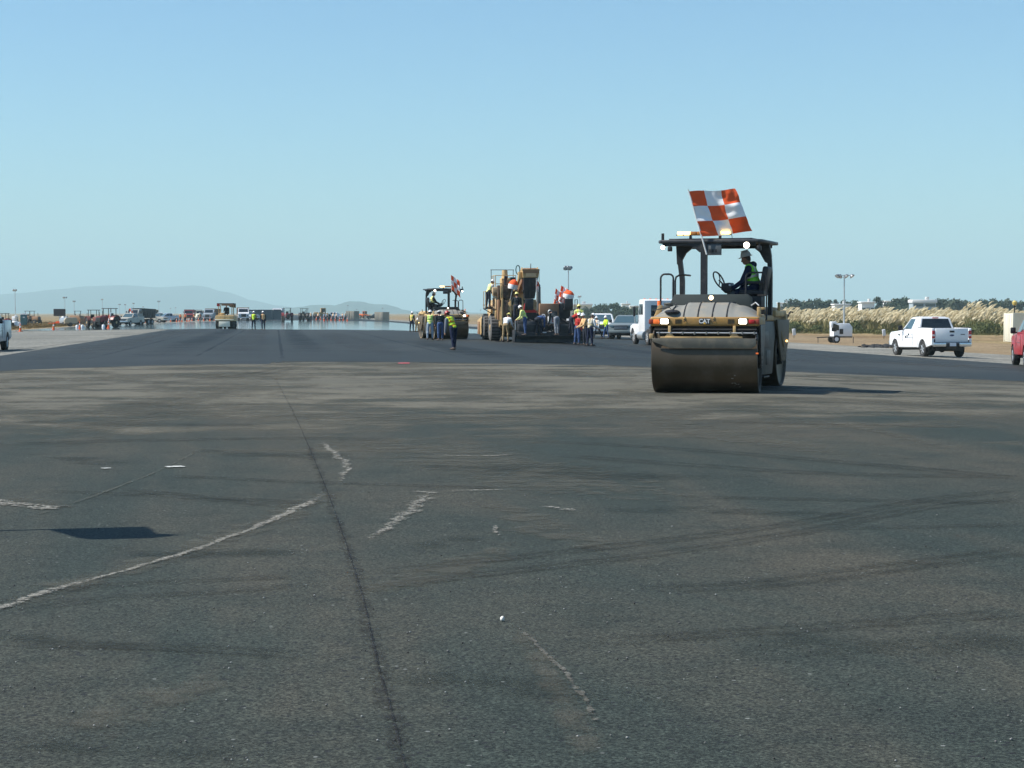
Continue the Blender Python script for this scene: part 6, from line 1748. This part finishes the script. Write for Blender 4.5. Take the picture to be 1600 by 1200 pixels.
cb_ = mat("cream_wall", (.66, .62, .50), .8, vary=.03)
gb = mat("shade_grey_wall", (.34, .40, .44), .8, vary=.03)  # shade painted into the office's white walls as bluish grey
building("long building with a cream roof behind the workers right of the paver", 884, 925, 477, 1000, cb_, 1, wb, .9, 8)
building("small white building above the grey-green suv, left of two", 972, 984, 475.5, 1000, wb, 1, cols=3)
building("low pale building behind the white truck tractor", 985, 1010, 479, 950, cb_, 1, wb, cols=4)
building("low white building just right of the nearest roller", 1217, 1236, 474, 1050, wb, 1, cols=3)
building("small white building peeping between the two first round trees", 1259, 1268, 472, 980, wb, 1, cols=2)
building("white building crossing behind the light tower mast", 1304, 1328, 476.5, 790, wb, 1, cols=4)
building("bright white block left of the tallest narrow tree", 1346, 1366, 473, 762, wb, 1, cols=3)
building("white roofed building between the tallest tree and the large dark tree", 1383, 1404, 471, 1050, wb, 1, cols=3)
building("two-storey white office with dark window bands behind the white pickup", 1426, 1462, 473, 775, gb, 2, wb, 1.3, 2)
building("pale building mostly hidden by the trees left of the lamp post", 1560, 1580, 479, 900, gb, 1, wb, cols=3)

# pampas grass
random.seed(5)
def band(u, d): # u 0..1 left to right, d metres behind the front
    px = 1196 + 470 * u; D0 = 278 - 44 * u
    return GD(px, D0 + d)
CWIN = CR * 1.0
bm = bmesh.new()
def plume(p, h, L, wd, lean):
    st = V((lean * .45, random.gauss(0, .06), 1)).normalized()
    a = p + V((0, 0, .2)); bq = p + st * h
    side = st.orthogonal().normalized()
    n = 4
    rings = []
    tipd = (st + CR * (.45 + random.random() * .7) + V((0, 0, -.1))).normalized()
    for k, (u, r) in enumerate(((0, .25), (.18, .8), (.42, 1), (.7, .7), (.9, .35), (1.0, .03))):
        c = bq + (st * (1 - u) + tipd * u).normalized() * L * u
        q = (st * (1 - u) + tipd * u).to_track_quat('Z', 'Y').to_matrix()
        j = random.uniform(.85, 1.2)
        rings.append([bm.verts.new(c + q @ V((cos(2 * pi * i / 5 + k) * wd * r * j, sin(2 * pi * i / 5 + k) * wd * r * j, 0))) for i in range(5)])
    for x, y in zip(rings, rings[1:]):
        for i in range(5): bm.faces.new((x[i], x[(i + 1) % 5], y[(i + 1) % 5], y[i]))
    f = bm.faces.new([bm.verts.new(a + side * .02), bm.verts.new(a - side * .02), bm.verts.new(bq - side * .012), bm.verts.new(bq + side * .012)]); f.material_index = 1
def tuft(p, n, h, mi=1, spread=.5):
    for _ in range(n):
        a = random.uniform(0, 2 * pi); r = spread * random.random()
        q = p + V((cos(a) * r * .5, sin(a) * r * .5, 0)); hh = h * random.uniform(.6, 1.1); o = V((cos(a), sin(a), 0)) * spread * random.uniform(.5, 1.3) + CR * .25
        s = V((-sin(a), cos(a), 0)) * random.uniform(.02, .045)
        m1 = q + o * .4 + V((0, 0, hh * .75)); tp = q + o + V((0, 0, hh))
        f = bm.faces.new([bm.verts.new(x) for x in (q - s, q + s, m1 + s, tp, m1 - s)]); f.material_index = mi
for k in range(1750):
    u = random.random(); d = random.random() ** 1.3 * 55
    c = band(u, d)
    big = 1.12 + .50 * mnoise.noise(V((u * 17, d * .05, 2)))
    if mnoise.noise(V((u * 40, d * .2, 9))) < -.38: continue
    if 1500 < 1196 + 470 * u < 1552 and d < 30: big *= 1.22
    tuft(c, 8, 1.35 * big, 1, .8)
    for _ in range(random.choice((2, 2, 3, 3, 4))):
        q = c + V((random.gauss(0, .5), random.gauss(0, .5), 0))
        plume(q, (.75 + 1.5 * random.random() ** .75) * big, random.uniform(.55, 1.0), random.uniform(.08, .15), random.uniform(.1, .6))
me = bpy.data.meshes.new("pampas_grass"); bm.to_mesh(me); bm.free()
me.materials.append(hp_m); me.materials.append(bl_m)
o = bpy.data.objects.new("pampas_grass", me); COL.objects.link(o); o["kind"] = "stuff"; o["label"] = "band of cream pampas grass plumes leaning right"
bm = bmesh.new()
for k in range(5200):
    u = random.random(); d = -random.random() ** 1.6 * 34 + 3
    q = band(u, d)
    if mnoise.noise(V((q.x * .12, q.y * .12, 0))) < -.22 - d * .012: continue
    tuft(q, 5, random.uniform(.12, .55) * (1.0 if d > -12 else .45), 0, .3)
me = bpy.data.meshes.new("roadside_weeds"); bm.to_mesh(me); bm.free(); me.materials.append(dg_m)
o = bpy.data.objects.new("roadside_weeds", me); COL.objects.link(o); o["kind"] = "stuff"; o["label"] = "green weeds at the foot of the pampas grass"
bm = bmesh.new()
dry_m = leafmat("dry_stubble", (.20, .14, .06), (.33, .25, .12), .9)
for k in range(5000):
    px = random.uniform(-30, 640); D = 250 + 260 * random.random()
    q = GD(px, D)
    if q.x > -34: continue
    tuft(q, 4, random.uniform(.15, .5), 0, .5)
me = bpy.data.meshes.new("dry_grass"); bm.to_mesh(me); bm.free(); me.materials.append(dry_m)
o = bpy.data.objects.new("dry_grass", me); COL.objects.link(o); o["kind"] = "stuff"; o["label"] = "dry brown grass of the field on the left"

def bush(label, loc, w, h, m=leaf_b):
    bm = bmesh.new(); pts = []
    for k in range(9):
        c = V((random.uniform(-.4, .4) * w, random.uniform(-.3, .3) * w, random.uniform(.2, .75) * h)); rad = random.uniform(.18, .3) * w
        for _ in range(130):
            d = V((random.gauss(0, 1), random.gauss(0, 1), random.gauss(0, .7))).normalized(); q = c + d * rad * random.random() ** .4
            if q.z > .03: pts.append(q)
    leaves(bm, pts, .11, 0)
    me = bpy.data.meshes.new("bush"); bm.to_mesh(me); bm.free(); me.materials.append(m)
    o = bpy.data.objects.new("bush", me); COL.objects.link(o); o.location = loc
    return tag(o, label, "bush", "bushes at the foot of the pampas grass")
bush_m = leafmat("bush_green", (.06, .08, .03), (.16, .18, .075))
bush("dark green bush behind the white edge marker by the nearest roller", GD(1243, 262), 2.4, 1.5, bush_m)
bush("green bush right of the light tower trailer", GD(1333, 262), 2.6, 1.5, bush_m)
bush("wide green bush left of the cream container", GD(1541, 232), 3.4, 1.6, bush_m)
bush("low green bush behind the white pickup's tailgate", GD(1520, 238), 2.2, 1.1, bush_m)
bush("low bush between the light tower and the first marker", GD(1272, 262), 2.0, .8, bush_m)

# hills: ridges with real depth, far behind everything
def hill(name, prof, D, dep, m):
    N = 90; K = 9
    xs = [prof[0][0] + (prof[-1][0] - prof[0][0]) * i / N for i in range(N + 1)]
    def top(x):
        for (a, ya), (b_, yb) in zip(prof, prof[1:]):
            if a <= x <= b_:
                t = (x - a) / (b_ - a); t = t * t * (3 - 2 * t); return ya + (yb - ya) * t
        return prof[-1][1]
    bm = bmesh.new(); g = []
    for k in range(K + 1):
        v = k / K; row = []
        for x in xs:
            Dk = D + dep * (v - .5) * 2
            h = (HORIZON - top(x)) / FPX * D + 2.6
            wv = sin(v * pi) ** .8
            p = CF * Dk + CR * ((x - 800) / FPX * D)
            z = h * wv * (1 + (.10 * mnoise.noise(V((x * .02, v * 4, D))) if .15 < v < .85 and abs(v - .5) > .06 else 0)) - 1.2
            row.append(bm.verts.new((p.x, p.y, z)))
        g.append(row)
    for a, b_ in zip(g, g[1:]):
        for i in range(N): bm.faces.new((a[i], a[i + 1], b_[i + 1], b_[i]))
    bmesh.ops.recalc_face_normals(bm, faces=bm.faces[:])
    me = bpy.data.meshes.new(name); bm.to_mesh(me); bm.free(); me.materials.append(m)
    me.polygons.foreach_set("use_smooth", [True] * len(me.polygons))
    o = bpy.data.objects.new(name, me); COL.objects.link(o); o["kind"] = "structure"
hill_m = mat("wooded_hill", (.045, .06, .035), .95, vary=.35, scale=.004, spec=.1)
hill("far_hills", [(-420, 480), (-200, 466), (-40, 470), (40, 458), (100, 452), (150, 447), (200, 445.5), (255, 449), (310, 446), (345, 455), (385, 468), (430, 477), (480, 485), (520, 489.4)], 13000, 1500, hill_m)
hill("far_hills", [(380, 489.4), (430, 482), (480, 479), (540, 484), (580, 489.4)], 11500, 800, hill_m)
hill("low_hills", [(440, 489.4), (452, 487.5), (463, 481.5), (478, 479), (490, 476.5), (511, 476), (527, 477.5), (538, 474), (548, 470.5), (565, 471), (577, 474), (586, 475.2), (602, 475.4), (614, 478.5), (626, 483.5), (645, 486), (700, 487.5), (790, 489.4)], 8200, 700, hill_m)

# hazy air
hz = B(); hz.box((0, 0, 0), (37000, 37000, 400), white_paint)
ho = hz.build("haze", None, 0, (0, 0, 400 / 2 - 2.4)); ho["kind"] = "stuff"; ho["label"] = "thin pale blue haze over the airfield"
hm = bpy.data.materials.new("haze_air"); hm.use_nodes = True
n, l = hm.node_tree.nodes, hm.node_tree.links
n.remove(n["Principled BSDF"])
pv_ = n.new("ShaderNodeVolumePrincipled")
pv_.inputs["Density"].default_value = HAZE_DENSITY
pv_.inputs["Color"].default_value = HAZE_COLOR
pv_.inputs["Anisotropy"].default_value = 0.0
l.new(pv_.outputs[0], n["Material Output"].inputs["Volume"])
ho.data.materials.clear(); ho.data.materials.append(hm)
